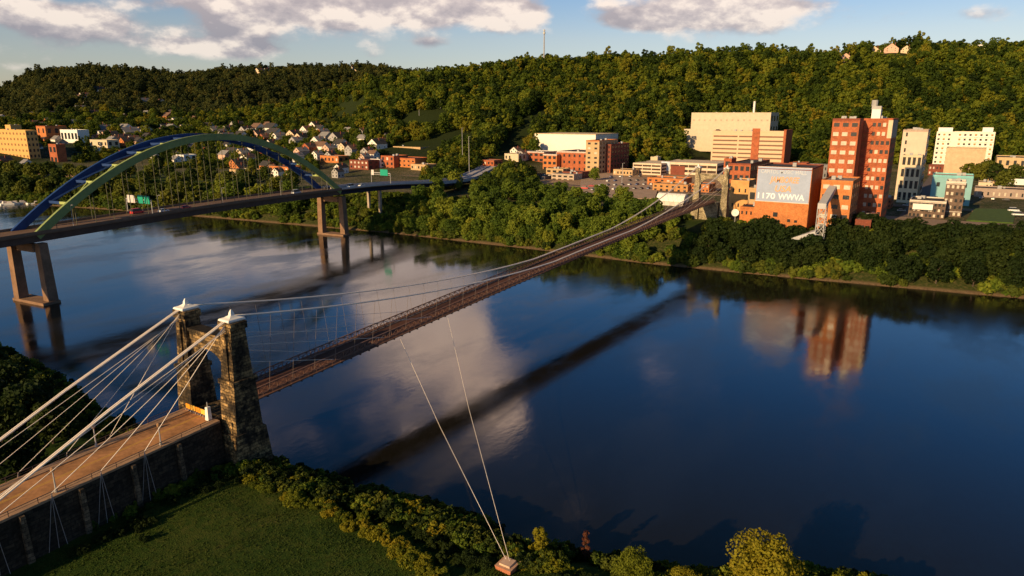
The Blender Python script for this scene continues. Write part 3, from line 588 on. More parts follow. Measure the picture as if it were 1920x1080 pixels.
def gantry(u_pt, dirv, label, span, h, panels, cat='road sign', name='sign_gantry', grp=None):
    t_ = thing(name, label, cat, u_pt, 0, grp); m_ = MB()
    s_ = Vector(dirv).normalized()
    for k in (0, span): p_ = s_*k; m_.tube([p_, p_+Vector((0, 0, h))], .2, 6)
    m_.bar(s_*0+Vector((0, 0, h)), s_*span+Vector((0, 0, h)), .4, .5); m_.bar(Vector((0, 0, h-1.2)), s_*span+Vector((0, 0, h-1.2)), .25, .25); m_.obj('frame', METAL, t_)
    for (a, w, hh, m2, words) in panels:
        n_ = Vector((s_.y, -s_.x, 0)); o_ = n_*.3; c0 = s_*a+o_; c1 = s_*(a+w)+o_; pb = MB(); pb.hexa([c0+Vector((0, 0, h-1.6)), c1+Vector((0, 0, h-1.6)), c1+n_*.12+Vector((0, 0, h-1.6)), c0+n_*.12+Vector((0, 0, h-1.6)), c0+Vector((0, 0, h-1.6+hh)), c1+Vector((0, 0, h-1.6+hh)), c1+n_*.12+Vector((0, 0, h-1.6+hh)), c0+n_*.12+Vector((0, 0, h-1.6+hh))]); pb.obj('sign_panel', m2, t_)
    return t_
SG = mat('sign_green', (.01, .30, .20), .5, .1); SW = mat('sign_back', (.62, .56, .54), .6, .1); SR = mat('sign_red', (.6, .06, .05), .5, .1)
gantry(ap(.28, -8.2, 27.3), AN, 'green road sign panels with a pale panel over the left half of the arch bridge', 16.4, 7.0, [(1, 5.2, 3.3, SW, 0), (8.2, 3.4, 3.6, SG, 0), (12.4, 3.6, 3.4, SG, 0)])
gantry(Vector((-214, 262, 25.5)), (1, 0, 0), 'green road sign on a pale frame where the arch bridge lands at the far bank', 17, 7.4, [(.5, 2.2, 3.4, SW, 0), (8.5, 6.6, 4.0, SG, 0)])
# ------------------------------------------------------------------ vehicles
VM = {n: mat('paint_'+n, c, .35, .05, spec=.5) for n, c in dict(white=(.8, .8, .78), red=(.6, .02, .02), dark=(.03, .03, .035), silver=(.45, .46, .48), blue=(.04, .08, .25), grey=(.16, .16, .17)).items()}
VMESH = {}
def car(color, loc, rz, label, group, van=False):
    key = (color, van)
    if key not in VMESH:
        m_ = MB(); L, Wd = (4.6, 1.8) if not van else (5.6, 2.0); H0, H1 = (.95, 1.45) if not van else (1.2, 2.3)
        m_.hexa([(-L/2, -Wd/2, .3), (L/2, -Wd/2, .3), (L/2, Wd/2, .3), (-L/2, Wd/2, .3), (-L/2+.1, -Wd/2+.05, H0-.05), (L/2-.15, -Wd/2+.05, H0-.15), (L/2-.15, Wd/2-.05, H0-.15), (-L/2+.1, Wd/2-.05, H0-.05)])
        r_ = MB(); a, b = (-L/2+.5, L/2-1.3) if not van else (-L/2+.15, L/2-1.2)
        g_ = MB().hexa([(a, -Wd/2+.1, H0-.1), (b+.3, -Wd/2+.1, H0-.1), (b+.3, Wd/2-.1, H0-.1), (a, Wd/2-.1, H0-.1), (a+.45, -Wd/2+.25, H1-.05), (b-.4, -Wd/2+.25, H1-.05), (b-.4, Wd/2-.25, H1-.05), (a+.45, Wd/2-.25, H1-.05)])
        r_.hexa([(a+.4, -Wd/2+.22, H1-.05), (b-.35, -Wd/2+.22, H1-.05), (b-.35, Wd/2-.22, H1-.05), (a+.4, Wd/2-.22, H1-.05), (a+.5, -Wd/2+.3, H1+.03), (b-.5, -Wd/2+.3, H1+.03), (b-.5, Wd/2-.3, H1+.03), (a+.5, Wd/2-.3, H1+.03)])
        w_ = MB().tube([(0, -.11, 0), (0, .11, 0)], .33, 10)
        VMESH[key] = (m_.mesh('car_body', VM[color]), g_.mesh('car_glass', GLASS), r_.mesh('car_roof', VM[color]), w_.mesh('car_wheel', mat('tyre', (.02, .02, .02), .9)), L, Wd)
    bm_, gl, rf, wh, L, Wd = VMESH[key]
    t_ = thing('parked_car' if not van else 'van', label, 'car' if not van else 'van', loc, rz, group)
    inst('body', bm_, t_); inst('windows', gl, t_); inst('roof', rf, t_)
    for a in (-L/2+.85, L/2-.9):
        for b in (-Wd/2+.12, Wd/2-.12): inst('wheel', wh, t_, (a, b, .33))
    return t_
# ------------------------------------------------------------------ buildings
WIN = {}
def winmesh(w, h, m):
    k = (round(w, 2), round(h, 2), m.name)
    if k not in WIN:
        b = MB(); b.box(-w/2, -.10, 0, w/2, .02, h); me = b.mesh('window', m)
        WIN[k] = me
    return WIN[k]
SILL = {}
def wall_windows(root, X0, Y, Z0, width, height, cols, floors, m, wfrac=.6, hfrac=.5, side=False, skip=None, mats=None, zoff=.28):
    cw = width/cols; fh = height/floors
    for fl in range(floors):
        for c in range(cols):
            if skip and skip(c, fl): continue
            m2 = m if mats is None else mats(c, fl)
            me = winmesh(cw*wfrac, fh*hfrac, m2)
            if side: inst('window', me, root, (X0, Y+cw*(c+.5), Z0+fh*(fl+zoff)), pi/2)
            else: inst('window', me, root, (X0+cw*(c+.5), Y, Z0+fh*(fl+zoff)))
def bld(name, label, xl, xr, yt, Yf, depth, wm_, fcols=4, floors=4, scols=0, wm2=None, roof=ROOF_D, side=None, par=.8, zb=None, cat='building', wf=.6, hf=.5, units=2, group=None, mats=None, win_side_m=None, band=None, skip=None, ytr=None):
    a = aty(xl, yt, Yf); b = aty(xr, yt if ytr is None else ytr, Yf); z1 = (a.z+b.z)/2; x0, x1 = a.x, b.x; zb = th((x0+x1)/2, Yf)-.6 if zb is None else zb
    w = x1-x0; h = z1-zb
    t_ = thing(name, label, cat, (x0, Yf, zb), 0, group)
    MB().box(0, 0, 0, w, depth, h-par).obj('walls', wm_, t_)
    pr_ = MB(); tt = .35                     # parapet ring
    pr_.box(-.06, -.06, h-par+.002, w+.06, tt, h).box(-.06, depth-tt, h-par+.002, w+.06, depth+.06, h).box(-.06, tt+.001, h-par+.002, tt, depth-tt-.001, h).box(w-tt, tt+.001, h-par+.002, w+.06, depth-tt-.001, h)
    pr_.obj('parapet', wm_ if side is None else side, t_)
    MB().box(tt+.01, tt+.01, h-par+.004, w-tt-.01, depth-tt-.01, h-par+.12).obj('roof', roof, t_)
    r2 = random.Random(int(xl*7+yt))
    for k in range(units):
        ux = r2.uniform(.15, .75)*w; uy = r2.uniform(.2, .8)*depth; uw = r2.uniform(1.2, 2.6)
        MB().box(ux, uy, h-par+.125, ux+uw, uy+uw*.8, h-par+1.2+r2.random()*1.2).obj('roof_unit', METAL, t_)
    G = wm2 or GLASS
    if Yf > 400 or xl < 200: CLEAR.append(((x0+x1)/2, Yf+depth/2, max(w, depth)*.55+3, 85))
    if h > 9:
        lb = MB().box(-.12, -.14, h-par-.55, w+.12, -.004, h-par-.2)
        if floors > 3: lb.box(-.05, -.1, 4.2, w+.05, -.004, 4.5)
        lb.obj('cornice', side or wm_, t_)
    if floors and fcols: wall_windows(t_, 0, 0, 1.0, w, h-par-1.0, fcols, floors, G, wf, hf, mats=mats, skip=skip)
    if floors and scols: wall_windows(t_, w, 0, 1.0, depth, h-par-1.0, scols, floors, win_side_m or GLASS, .45, .5, side=True)
    return t_, x0, x1, zb, z1
def text(root, s, x, z, h, m_, w=None, y=-.16, name='lettering', shear=0):
    cu = bpy.data.curves.new(name, 'FONT'); cu.body = s; cu.size = 1; cu.extrude = .02; cu.shear = shear; cu.offset = .02
    o_ = bpy.data.objects.new(name, cu); COL.objects.link(o_); bpy.context.view_layer.update()
    dg = bpy.context.evaluated_depsgraph_get(); me = bpy.data.meshes.new_from_object(o_.evaluated_get(dg)); COL.objects.unlink(o_); bpy.data.objects.remove(o_)
    co = np.empty(len(me.vertices)*3); me.vertices.foreach_get('co', co); co = co.reshape(-1, 3); mn, mx = co.min(0), co.max(0)
    co = co-mn; sx_ = (w/(mx[0]-mn[0])) if w else h/(mx[1]-mn[1]); co[:, 0] *= sx_; co[:, 1] *= h/(mx[1]-mn[1]); co[:, 2] *= 2; me.vertices.foreach_set('co', co.ravel()); me.materials.clear(); me.materials.append(m_); me.update()
    ob = bpy.data.objects.new(name, me); COL.objects.link(ob); ob.parent = root; ob.location = (x, y, z); ob.rotation_euler = (pi/2, 0, 0); return ob
mixwin = lambda seed, p_=.5: (lambda c, f: BLIND if random.Random(seed*997+c//1*13+f*7).random() < p_ else GLASS)
rowwin = lambda rows: (lambda c, f: BLIND if f in rows else GLASS)
# theatre block with the painted wall
t_, x0, x1, zb, z1 = bld('theatre', 'orange brick theatre block whose river wall carries a large pale painted sign', 1421, 1524, 313, 282, 30, BRICK_O, 0, 0, roof=ROOF_D, side=BRICK_D, zb=10, units=1)
w = x1-x0; zm = aty(1470, 379, 282).z-zb; H = z1-zb
MB().box(.25, -.10, zm, w-.25, -.004, H-.25).obj('mural', mat('mural_paint', (.34, .40, .54), .8, .12, .25), t_)
MB().box(.1, -.16, zm-.25, w-.1, -.004, zm-.002).box(.1, -.16, H-.248, w-.1, -.004, H-.1).obj('mural_border', mat('border_cream', (.75, .62, .5), .8), t_)
mh = H-zm; LW = mat('sign_white', (.78, .80, .84), .8, .05); LP = mat('sign_faded', (.50, .53, .60), .8, .08); LO = mat('sign_orange', (.74, .38, .2), .8, .2)
text(t_, '1170', 1.2, zm+mh*.07, mh*.17, LW, w*.33); text(t_, 'WWVA', w*.43, zm+mh*.07, mh*.17, LW, w*.48)
text(t_, 'JAMBOREE', w*.25, zm+mh*.50, mh*.22, LO, w*.54, shear=.2); text(t_, 'USA', w*.36, zm+mh*.29, mh*.18, LO, w*.30, shear=.2)
text(t_, 'CAPITOL', w*.07, zm+mh*.80, mh*.11, LP, w*.33); text(t_, 'MUSIC', w*.43, zm+mh*.80, mh*.11, LP, w*.24); text(t_, 'HALL', w*.71, zm+mh*.80, mh*.11, LP, w*.20)
for (px, py, ww, hh) in ((1433, 410, 1.3, 1.3), (1449, 412, 1.0, 4.4), (1454.5, 411, 1.0, 4.4), (1460, 412, 1.0, 4.4), (1479, 411, 1.4, 1.4), (1492, 413, 1.4, 1.2), (1491, 428, 1.6, 3.4), (1507, 427, 2.0, 2.4), (1454, 398, 2.2, 2.2)):
    p_ = aty(px, py, 282); inst('window', winmesh(ww, hh, GLASS), t_, (p_.x-x0, 0, p_.z-zb-hh))
# grey steel stair tower and shed in front of it
b = aty(1502, 465, 262); b2 = aty(1540, 465, 262)
t_ = thing('stair_shed', 'grey metal shed with an open braced stair tower in front of the theatre', 'shed', (b.x, 262, 9)); h = aty(1520, 380, 262).z-9; ww = b2.x-b.x
MB().add([(-4.5, 0, 0), (5.2, 0, 0), (5.2, 0, 9.5), (-4.5, 0, 5.5), (-4.5, 9, 0), (5.2, 9, 0), (5.2, 9, 9.5), (-4.5, 9, 5.5)], [(0, 1, 2, 3), (5, 4, 7, 6), (3, 2, 6, 7), (1, 5, 6, 2), (4, 0, 3, 7)]).obj('shed_body', mat('pale_metal', (.42, .41, .42), .6, .12), t_)
fr = MB(); X0, X1 = 5.3, ww
for x in (X0, X1):
    for y in (0, 5): fr.box(x-.15, y-.15, 0, x+.15, y+.15, h)
for k in range(4):
    z = 4+(h-6)*k/4; z2 = 4+(h-6)*(k+1)/4
    for y in (0, 5): fr.bar((X0, y, z), (X1, y, z2), .2, .2); fr.bar((X1, y, z), (X0, y, z2), .2, .2); fr.bar((X0, y, z), (X1, y, z), .25, .25)
    fr.bar((X1, 0, z), (X1, 5, z2), .2, .2)
fr.obj('braced_frame', METAL, t_)
MB().hexa([(X0, -.3, h-2.5), (X1, -.3, h-2.5), (X1, 26, h+4), (X0, 26, h+4), (X0, -.3, h), (X1, -.3, h), (X1, 26, h+6.5), (X0, 26, h+6.5)]).obj('covered_stair', mat('pale_metal', (.42, .41, .42), .6, .12), t_)
# brick towers
bld('brick_office', 'lower orange brick office wing with rows of triple windows below the first brick tower', 1541, 1600, 338, 286, 26, BRICK_O, 3, 6, 4, wf=.62, hf=.42, zb=10, mats=lambda c, f: [GLASS, BLIND, BLIND, BLIND, GLASS, BLIND][f] if (c+f) % 4 else GLASS, roof=ROOF_G)
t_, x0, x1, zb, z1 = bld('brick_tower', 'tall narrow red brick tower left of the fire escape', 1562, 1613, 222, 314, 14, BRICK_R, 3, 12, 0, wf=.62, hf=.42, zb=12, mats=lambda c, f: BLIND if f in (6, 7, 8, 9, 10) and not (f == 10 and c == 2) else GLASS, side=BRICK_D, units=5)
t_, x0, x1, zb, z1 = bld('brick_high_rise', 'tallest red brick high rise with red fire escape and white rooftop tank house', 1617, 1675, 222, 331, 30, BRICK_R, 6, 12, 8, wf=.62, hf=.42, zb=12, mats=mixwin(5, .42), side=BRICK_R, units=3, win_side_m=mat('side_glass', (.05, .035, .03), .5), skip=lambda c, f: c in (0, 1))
w = x1-x0; H = z1-zb
MB().box(w-1.9, -.16, H-9.8, w+.05, -.004, H-.85).obj('pale_corner', CREAM, t_); MB().box(w+.004, -.15, H-9.8, w+.18, 27, H-.85).obj('pale_side_band', mat('cream_shaded', (.36, .31, .25), .9), t_)  # side band: corner cream darkened, the side's shade put into the colour
fe = MB()
for k in range(12):
    z = 3+k*(H-6)/12; z2 = z+(H-6)/12; fe.box(1.2, -1.3, z, 5.4, -.2, z+.15); fe.bar((1.4, -.8, z+.1), (5.2, -.8, z2), .5, .12)
    for x in (1.2, 5.4): fe.box(x-.06, -1.3, z, x+.06, -1.18, z+1.1)
    fe.box(1.2, -1.32, z+1.0, 5.4, -1.24, z+1.1)
fe.obj('fire_escape', mat('fire_escape_red', (.38, .05, .03), .7), t_)
a = aty(1640, 222, 352); b = aty(1659, 200, 352)
MB().box(a.x-x0, 5, H-.6, b.x-x0, 11, b.z-zb-1.5).obj('tank_house', WHITE, t_); MB().box(b.x-x0-4.5, 6, b.z-zb-1.498, b.x-x0, 10, b.z-zb+.2).tube([(b.x-x0-3.5, 8, b.z-zb+.2), (b.x-x0-3.5, 8, b.z-zb+3.2)], 1.5, 10).obj('roof_tank', METAL, t_)
# low brick house between tower feet
bld('brick_annexe', 'low brick annexe with sloping roof at the foot of the brick towers', 1604, 1634, 412, 292, 30, BRICK_D, 3, 1, 0, zb=9, roof=mat('rusty_roof', (.22, .14, .11), .9), par=.3)
# beige building pair right of the high rise
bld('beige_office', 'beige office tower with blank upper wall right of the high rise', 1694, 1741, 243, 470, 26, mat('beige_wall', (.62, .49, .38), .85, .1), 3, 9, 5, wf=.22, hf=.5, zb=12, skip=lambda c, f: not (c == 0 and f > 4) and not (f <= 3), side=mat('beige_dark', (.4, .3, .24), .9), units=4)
bld('column_front', 'cream stone front with tall window bays below the beige office tower', 1692, 1730, 291, 452, 16, CREAM, 4, 4, 0, wf=.6, hf=.66, zb=12)
# white apartment slab
t_, x0, x1, zb, z1 = bld('apartment_block', 'long white apartment block with rows of small balconies at the foot of the hill', 1757, 1867, 247, 800, 18, mat('white_block', (.78, .72, .60), .8, .05), 11, 8, 3, wf=.42, hf=.42, units=0, zb=13, mats=lambda c, f: mat('amber_glass', (.35, .2, .08), .5) if c % 3 == 1 else GLASS, skip=lambda c, f: c == 3)
H = z1-zb
for (xa, xb) in ((1760, 1787), (1843, 1863)):
    p0 = aty(xa, 240, 803); p1 = aty(xb, 240, 803); MB().box(p0.x-x0, 3, H-.7, p1.x-x0, 12, p0.z-zb+.5).obj('penthouse', WHITE, t_)
mbb = MB(); cw = (x1-x0)/11
for f in range(8):
    for c in range(11):
        if c != 3: mbb.box(cw*(c+.12), -.9, 1+f*(H-1.8)/8+.1, cw*(c+.88), -.02, 1+f*(H-1.8)/8+1.1)
mbb.obj('balconies', WHITE, t_)
bld('warehouse', 'wide pale warehouse roof in front of the white apartment block', 1775, 1850, 278, 700, 30, mat('sand_wall', (.55, .40, .25), .9), 0, 0, roof=mat('sand_roof', (.5, .38, .26), .9), units=0, zb=12)
# teal building and grey block
bld('teal_building', 'turquoise painted building behind the grey office block', 1749, 1826, 329, 455, 22, mat('teal_wall', (.22, .42, .44), .8, .08), 3, 2, 0, wf=.25, hf=.3, zb=12, roof=mat('pale_roof', (.5, .4, .33), .9), side=mat('teal_trim', (.2, .5, .52), .8))
GB = brickmat('grey_brick', (.17, .11, .085), (.13, .09, .07), (.2, .16, .13), .9, .3, .2)
bld('grey_office', 'grey brown office block with white window surrounds near the park', 1775, 1812, 340, 392, 16, GB, 4, 5, 3, wf=.5, hf=.45, mats=mixwin(9, .75), zb=12, side=mat('pale_cap', (.62, .55, .48), .8), par=1.2)
bld('grey_annexe', 'low dark annexe with a white panel beside the grey office block', 1706, 1775, 376, 380, 22, GB, 9, 3, 0, wf=.55, hf=.5, mats=mixwin(3, .3), zb=12, side=mat('pale_cap', (.62, .55, .48), .8))
t2 = aty(1712, 383, 379); t3 = aty(1750, 383, 379); t_ = thing('white_billboard', 'long blank white billboard standing on the low dark annexe', 'billboard', (t2.x, 378.2, aty(1712, 392, 378.2).z)); MB().box(0, 0, 0, t3.x-t2.x, .4, 3.2).obj('panel', WHITE, t_); MB().box(1, .1, -1, 1.3, .35, -.002).box(8, .1, -1, 8.3, .35, -.002).obj('support', METAL, t_)
bld('low_shop', 'low grey brown shop building beyond the grass park', 1828, 1925, 354, 520, 20, mat('mauve_wall', (.34, .26, .22), .9), 9, 1, 0, wf=.3, hf=.4, zb=12, mats=mixwin(4, .4))
bld('white_depot', 'white low depot at the right edge behind the shop', 1893, 1960, 336, 640, 30, WHITE, 0, 0, zb=12, roof=WHITE)
bld('sandstone_hall', 'sandstone hall at the right edge below the wooded hill', 1870, 1985, 296, 720, 40, mat('sandstone', (.52, .38, .22), .9), 8, 2, 0, zb=12, wf=.4)
# hillside institutional buildings
t_, x0, x1, zb, z1 = bld('hospital', 'long cream building high on the slope with a thin white chimney', 1297, 1446, 211, 790, 40, mat('cream_slab', (.58, .48, .35), .85, .12), 14, 4, 3, wf=.3, hf=.16, units=4, mats=lambda c, f: mat('pale_glass', (.42, .33, .25), .6), par=1)
MB().tube([((x1-x0)*.77, 8, z1-zb-1), ((x1-x0)*.77, 8, z1-zb+13)], 1.3, 10).obj('chimney', WHITE, t_)
bld('hospital_wing', 'low cream terrace wing at the left foot of the long cream building', 1283, 1342, 242, 775, 22, mat('cream_slab', (.7, .6, .45), .85), 0, 0, units=0)
t_, x0, x1, zb, z1 = bld('banded_office', 'cream office block with continuous dark window bands and a red stair tower', 1336, 1474, 246, 700, 30, mat('salmon_wall', (.68, .46, .30), .85, .06), 0, 0, units=3, zb=12, side=mat('salmon_wall', (.68, .46, .30), .85))
w = x1-x0; H = z1-zb
for k in range(8):
    z = 3+k*(H-5)/8
    for (a_, b_) in ((.02, .36), (.38, .64), (.66, .98)): inst('window_band', winmesh(w*(b_-a_), (H-5)/8*.36, mat('band_glass', (.16, .08, .045), .4)), t_, (w*(a_+b_)/2, 0, z))
MB().box(w*.56, -.8, 0, w*.66, -.02, H+3).obj('stair_tower', BRICK_R, t_); MB().box(w-2, -.6, 0, w+.5, 30.3, H+2).obj('end_wall', BRICK_R, t_)
# auditorium with sloped roof, brick wings
t_ = thing('arena', 'white arena with a tall blank wall and sloping grey roof left of centre', 'arena'); a = aty(1003, 252, 640); b = aty(1117, 252, 640); c = aty(975, 290, 640)
t_.location = (a.x, 640, 12); z1 = (a.z+b.z)/2-12; w = b.x-a.x; z0 = c.z-12; e = c.x-a.x
CLEAR.append((a.x+w/2+8, 660, 50, 150)); MB().prism([(0, 0), (w, 0), (w, 60), (0, 60)], 0, z1).obj('hall_wall', mat('arena_white', (.82, .76, .66), .8, .05), t_)
MB().add([(0.001, 0, z1), (0.001, 60, z1), (e, 60, z0), (e, 0, z0), (0.001, 0, 0), (0.001, 60, 0), (e, 60, 0), (e, 0, 0)], [(0, 1, 2, 3), (3, 2, 6, 7), (0, 3, 7, 4), (2, 1, 5, 6), (1, 0, 4, 5)]).obj('sloping_roof', mat('arena_roof', (.38, .36, .33), .8), t_)
MB().box(-.3, -.3, z1+.002, w+.3, 60.3, z1+.8).obj('roof_slab', mat('arena_top', (.6, .45, .3), .8), t_)
bld('long_brick_hall', 'long dark red brick hall in front of the white arena', 1044, 1102, 284, 560, 50, BRICK_R, 6, 3, 0, wf=.35, hf=.4, zb=12, side=mat('pale_coping', (.6, .52, .46), .8))
bld('corner_brick_block', 'lit orange brick corner block at the left end of the brick hall', 1018, 1044, 289, 552, 40, BRICK_O, 3, 3, 0, zb=12, side=mat('pale_coping', (.6, .52, .46), .8))
bld('brick_wing', 'low brick wing with pale roof left of the arena', 972, 1020, 284, 590, 30, BRICK_R, 5, 3, 0, zb=12, side=mat('pale_coping', (.6, .52, .46), .8), roof=ROOF_G)
bld('orange_tower', 'orange brick tower with pale front panels right of the arena', 1099, 1124, 263, 545, 42, BRICK_T, 2, 7, 6, wf=.4, hf=.4, zb=12, mats=mixwin(7, .3), side=BRICK_O)
bld('shaded_side_block', 'tall brown brick block standing in for the shaded side of the orange tower', 1124, 1146, 270, 560, 44, BRICK_D, 3, 6, 6, wf=.3, zb=12)  # separate block; the tower's shaded side put into its dark brick
bld('small_tan_house', 'small tan brick house below the brick hall', 1024, 1056, 316, 500, 14, BRICK_T, 3, 2, 2, zb=11)
bld('grey_gabled_store', 'grey fronted store with white corner right of the small tan house', 1034, 1076, 326, 470, 22, mat('store_grey', (.46, .36, .28), .85), 4, 2, 0, zb=11, roof=ROOF_G)
bld('slate_row_house', 'dark slate row house among trees left of centre', 997, 1022, 330, 462, 16, mat('slate_wall', (.10, .085, .09), .9), 3, 3, 0, zb=11, mats=mixwin(2, .5))
bld('red_row_house', 'dark red row house beside the slate row house', 1055, 1092, 322, 486, 16, BRICK_D, 3, 2, 2, zb=11)
# parking decks
def deckp(name, label, xl, xr, yt, Yf, dep, lv, m_, zb=12):
    a = aty(xl, yt, Yf); b = aty(xr, yt, Yf); x0, x1, z1 = a.x, b.x, a.z; t_ = thing(name, label, 'parking deck', (x0, Yf, zb)); w = x1-x0; h = z1-zb; fh = h/lv
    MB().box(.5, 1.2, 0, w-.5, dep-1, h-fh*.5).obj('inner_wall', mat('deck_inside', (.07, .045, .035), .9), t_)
    for k in range(lv): MB().box(0, 0, fh*(k+1)-fh*.5, w, dep, fh*(k+1)-.05 if k == lv-1 else fh*(k+1)-fh*.02).obj('deck_slab', m_, t_)
    n = max(3, int(w/8)); mc = MB()
    for k in range(n+1): x = (w-.6)*k/n; mc.box(x, .1, 0, x+.6, .9, h-fh*.3)
    mc.obj('columns', m_, t_); return t_, w, h
deckp('parking_deck', 'cream multi level parking deck behind the car park', 1187, 1240, 305, 560, 45, 4, mat('deck_cream', (.66, .52, .38), .85))
t_, w, h = deckp('parking_deck', 'long low cream parking deck with a pale blue painted panel', 1240, 1345, 303, 575, 45, 3, mat('deck_cream', (.6, .42, .28), .85))
MB().box(.3, -.5, h*.35, 9, -.05, h+.2).obj('blue_panel', mat('panel_blue', (.5, .58, .68), .8), t_); MB().box(10, -.4, 0, 24, -.05, h*.75).obj('dark_bay', BRICK_D, t_)
bld('rooftop_stair', 'small cream stair house behind the parking deck', 1220, 1233, 294, 640, 10, CREAM, 0, 0, zb=12)
bld('orange_row', 'lower orange brick building with arched stairs front', 1214, 1282, 334, 470, 20, BRICK_O, 6, 2, 0, zb=12, wf=.4, mats=mixwin(8, .2), roof=mat('tan_roof', (.42, .24, .13), .9))
bld('orange_stepped_block', 'orange brown brick block with zigzag stairs on its face', 1224, 1290, 345, 432, 16, mat('ochre_wall', (.48, .24, .09), .9), 6, 2, 0, zb=12, wf=.4, roof=mat('tan_roof', (.42, .24, .13), .9))
bld('tan_terrace', 'tan terrace house beside the far bridge tower', 1287, 1338, 323, 600, 20, BRICK_T, 5, 3, 0, zb=12)
t_ = thing('vaulted_shed', 'white shed with a rounded vault roof at the near end of the car park', 'shed'); a = aty(1231, 384, 352); b = aty(1281, 384, 352); t_.location = (a.x, 352, 12); w = b.x-a.x; hh = aty(1250, 363, 352).z-12
MB().box(0, 0, 0, w, 9, hh*.45).obj('walls', mat('shed_wall', (.6, .55, .5), .8), t_)
MB().add([p for k in range(11) for p in ((-.3, 4.5-4.9*cos(pi*k/10), hh*.452+hh*.55*sin(pi*k/10)), (w+.3, 4.5-4.9*cos(pi*k/10), hh*.452+hh*.55*sin(pi*k/10)))], [(2*k, 2*k+1, 2*k+3, 2*k+2) for k in range(10)]+[tuple(range(0, 22, 2))[::-1], tuple(range(1, 22, 2))]).obj('vault_roof', WHITE, t_)
bld('long_red_row', 'long dark red brick row right behind the far bridge tower', 1366, 1408, 306, 470, 60, BRICK_R, 4, 3, 8, zb=12, side=BRICK_D)
bld('red_corner_house', 'red brick stack house left of the long red row', 1358, 1372, 297, 500, 14, BRICK_R, 1, 3, 0, zb=12)
bld('amber_house', 'amber rendered house right of the far bridge tower', 1371, 1405, 338, 352, 16, mat('amber_wall', (.60, .32, .12), .85), 3, 2, 0, zb=12, wf=.25, hf=.25, roof=ROOF_G)
bld('small_rear_house', 'narrow tan house behind the theatre left corner', 1404, 1420, 352, 330, 14, BRICK_T, 1, 2, 0, zb=12)
bld('low_orange_wing', 'low orange wing left of the theatre above the trees', 1388, 1422, 388, 300, 14, BRICK_O, 4, 2, 0, zb=11, wf=.35, hf=.35, par=.4)
t_ = thing('satellite_dish', 'large white dish beside the low orange wing', 'satellite dish', tuple(aty(1378, 405, 300)))
dd = Vector((.1, -1, .25)).normalized(); sx1 = dd.cross(Vector((0, 0, 1))).normalized(); up1 = sx1.cross(dd); c0 = Vector((0, 0, 1.8)); vs = [c0-dd*.6]; fs = []
for r_ in (1., 2.0):
    for k in range(14): vs.append(c0+dd*(-.6+.6*(r_/2)**2)+(sx1*cos(2*pi*k/14)+up1*sin(2*pi*k/14))*r_)
for k in range(14): j = (k+1) % 14; fs += [(0, 1+k, 1+j), (1+k, 15+k, 15+j, 1+j)]
MB().add(vs, fs).obj('reflector', WHITE, t_); MB().tube([(0, .6, -4), (0, .6, 1.6)], .2).bar(c0-dd*.5, c0+dd*1.1, .1, .1).obj('mast', METAL, t_)
# middle left brick group
bld('orange_brick_school', 'orange brick hall in full sun left of the ramp', 738, 778, 296, 470, 22, BRICK_O, 5, 3, 0, zb=12, wf=.4, hf=.35, side=BRICK_R)
bld('red_brick_school', 'red brick end house with pale windows left of the orange hall', 714, 738, 292, 462, 22, BRICK_R, 3, 3, 0, zb=12, wf=.4, hf=.55, mats=mixwin(6, .6))
bld('amber_brick_block', 'amber brick block with flat pale roof behind the orange hall', 737, 788, 275, 560, 30, BRICK_T, 6, 2, 0, zb=12, roof=ROOF_G)
bld('long_red_warehouse', 'long red warehouse with orange end wall above the ramp', 800, 862, 272, 600, 40, BRICK_R, 6, 2, 0, zb=12, roof=mat('rose_roof', (.45, .26, .2), .9))
bld('pale_roofed_store', 'long store with pale flat roof behind the amber block', 752, 812, 266, 680, 30, BRICK_D, 0, 0, zb=12, roof=mat('rose_roof', (.45, .26, .2), .9))
# left town
bld('yellow_apartment', 'yellow apartment slab with many small windows at the left edge', -40, 47, 243, hit(25, 292).y, 12, mat('yellow_wall', (.62, .36, .12), .85, .06), 14, 6, 3, wf=.4, hf=.4, zb=12, mats=lambda c, f: mat('brown_glass', (.25, .13, .05), .5), units=2)
bld('yellow_lift_house', 'narrow yellow lift house rising behind the yellow apartment slab', 9, 19, 234, hit(25, 292).y+16, 12, mat('yellow_wall', (.62, .36, .12), .85), 0, 0, zb=14)
bld('orange_corner_block', 'orange red brick block beyond the yellow apartment slab', 67, 84, 236, hit(75, 262).y, 30, BRICK_O, 2, 3, 3, zb=12, wf=.3, side=BRICK_R)
bld('white_mansion', 'large white columned house in the left town', 112, 144, 243, hit(128, 268).y, 16, WHITE, 5, 2, 0, zb=12, roof=ROOF_G)
bld('red_cottage_row', 'small red brick row near the left end of the arch', 90, 104, 270, hit(97, 302).y, 10, BRICK_R, 2, 2, 0, zb=12)
t_ = thing('long_low_hall', 'long low brown roofed hall on the far bank at the left', 'hall'); YH = hit(75, 328).y; a = aty(-30, 318, YH); b = aty(158, 318, YH); t_.location = (a.x, YH, 11.5); CLEAR.append(((a.x+b.x)/2, YH+10, (b.x-a.x)*.5, 40)); w = b.x-a.x; hh = max(2.5, a.z-12)
MB().box(0, 0, 0, w, 20, hh).obj('walls', mat('hall_wall', (.55, .40, .28), .9), t_)
MB().add([(-1, -1, hh+.01), (w+1, -1, hh+.01), (w+1, 21, hh+.01), (-1, 21, hh+.01), (3, 10, hh+4.4), (w-4, 10, hh+4.4)], [(0, 1, 5, 4), (1, 2, 5), (2, 3, 4, 5), (3, 0, 4), (3, 2, 1, 0)]).obj('roof', mat('hall_roof', (.34, .20, .14), .9), t_)
wall_windows(t_, 0, 0, 0, w, hh, 18, 1, BLIND, .3, .5)
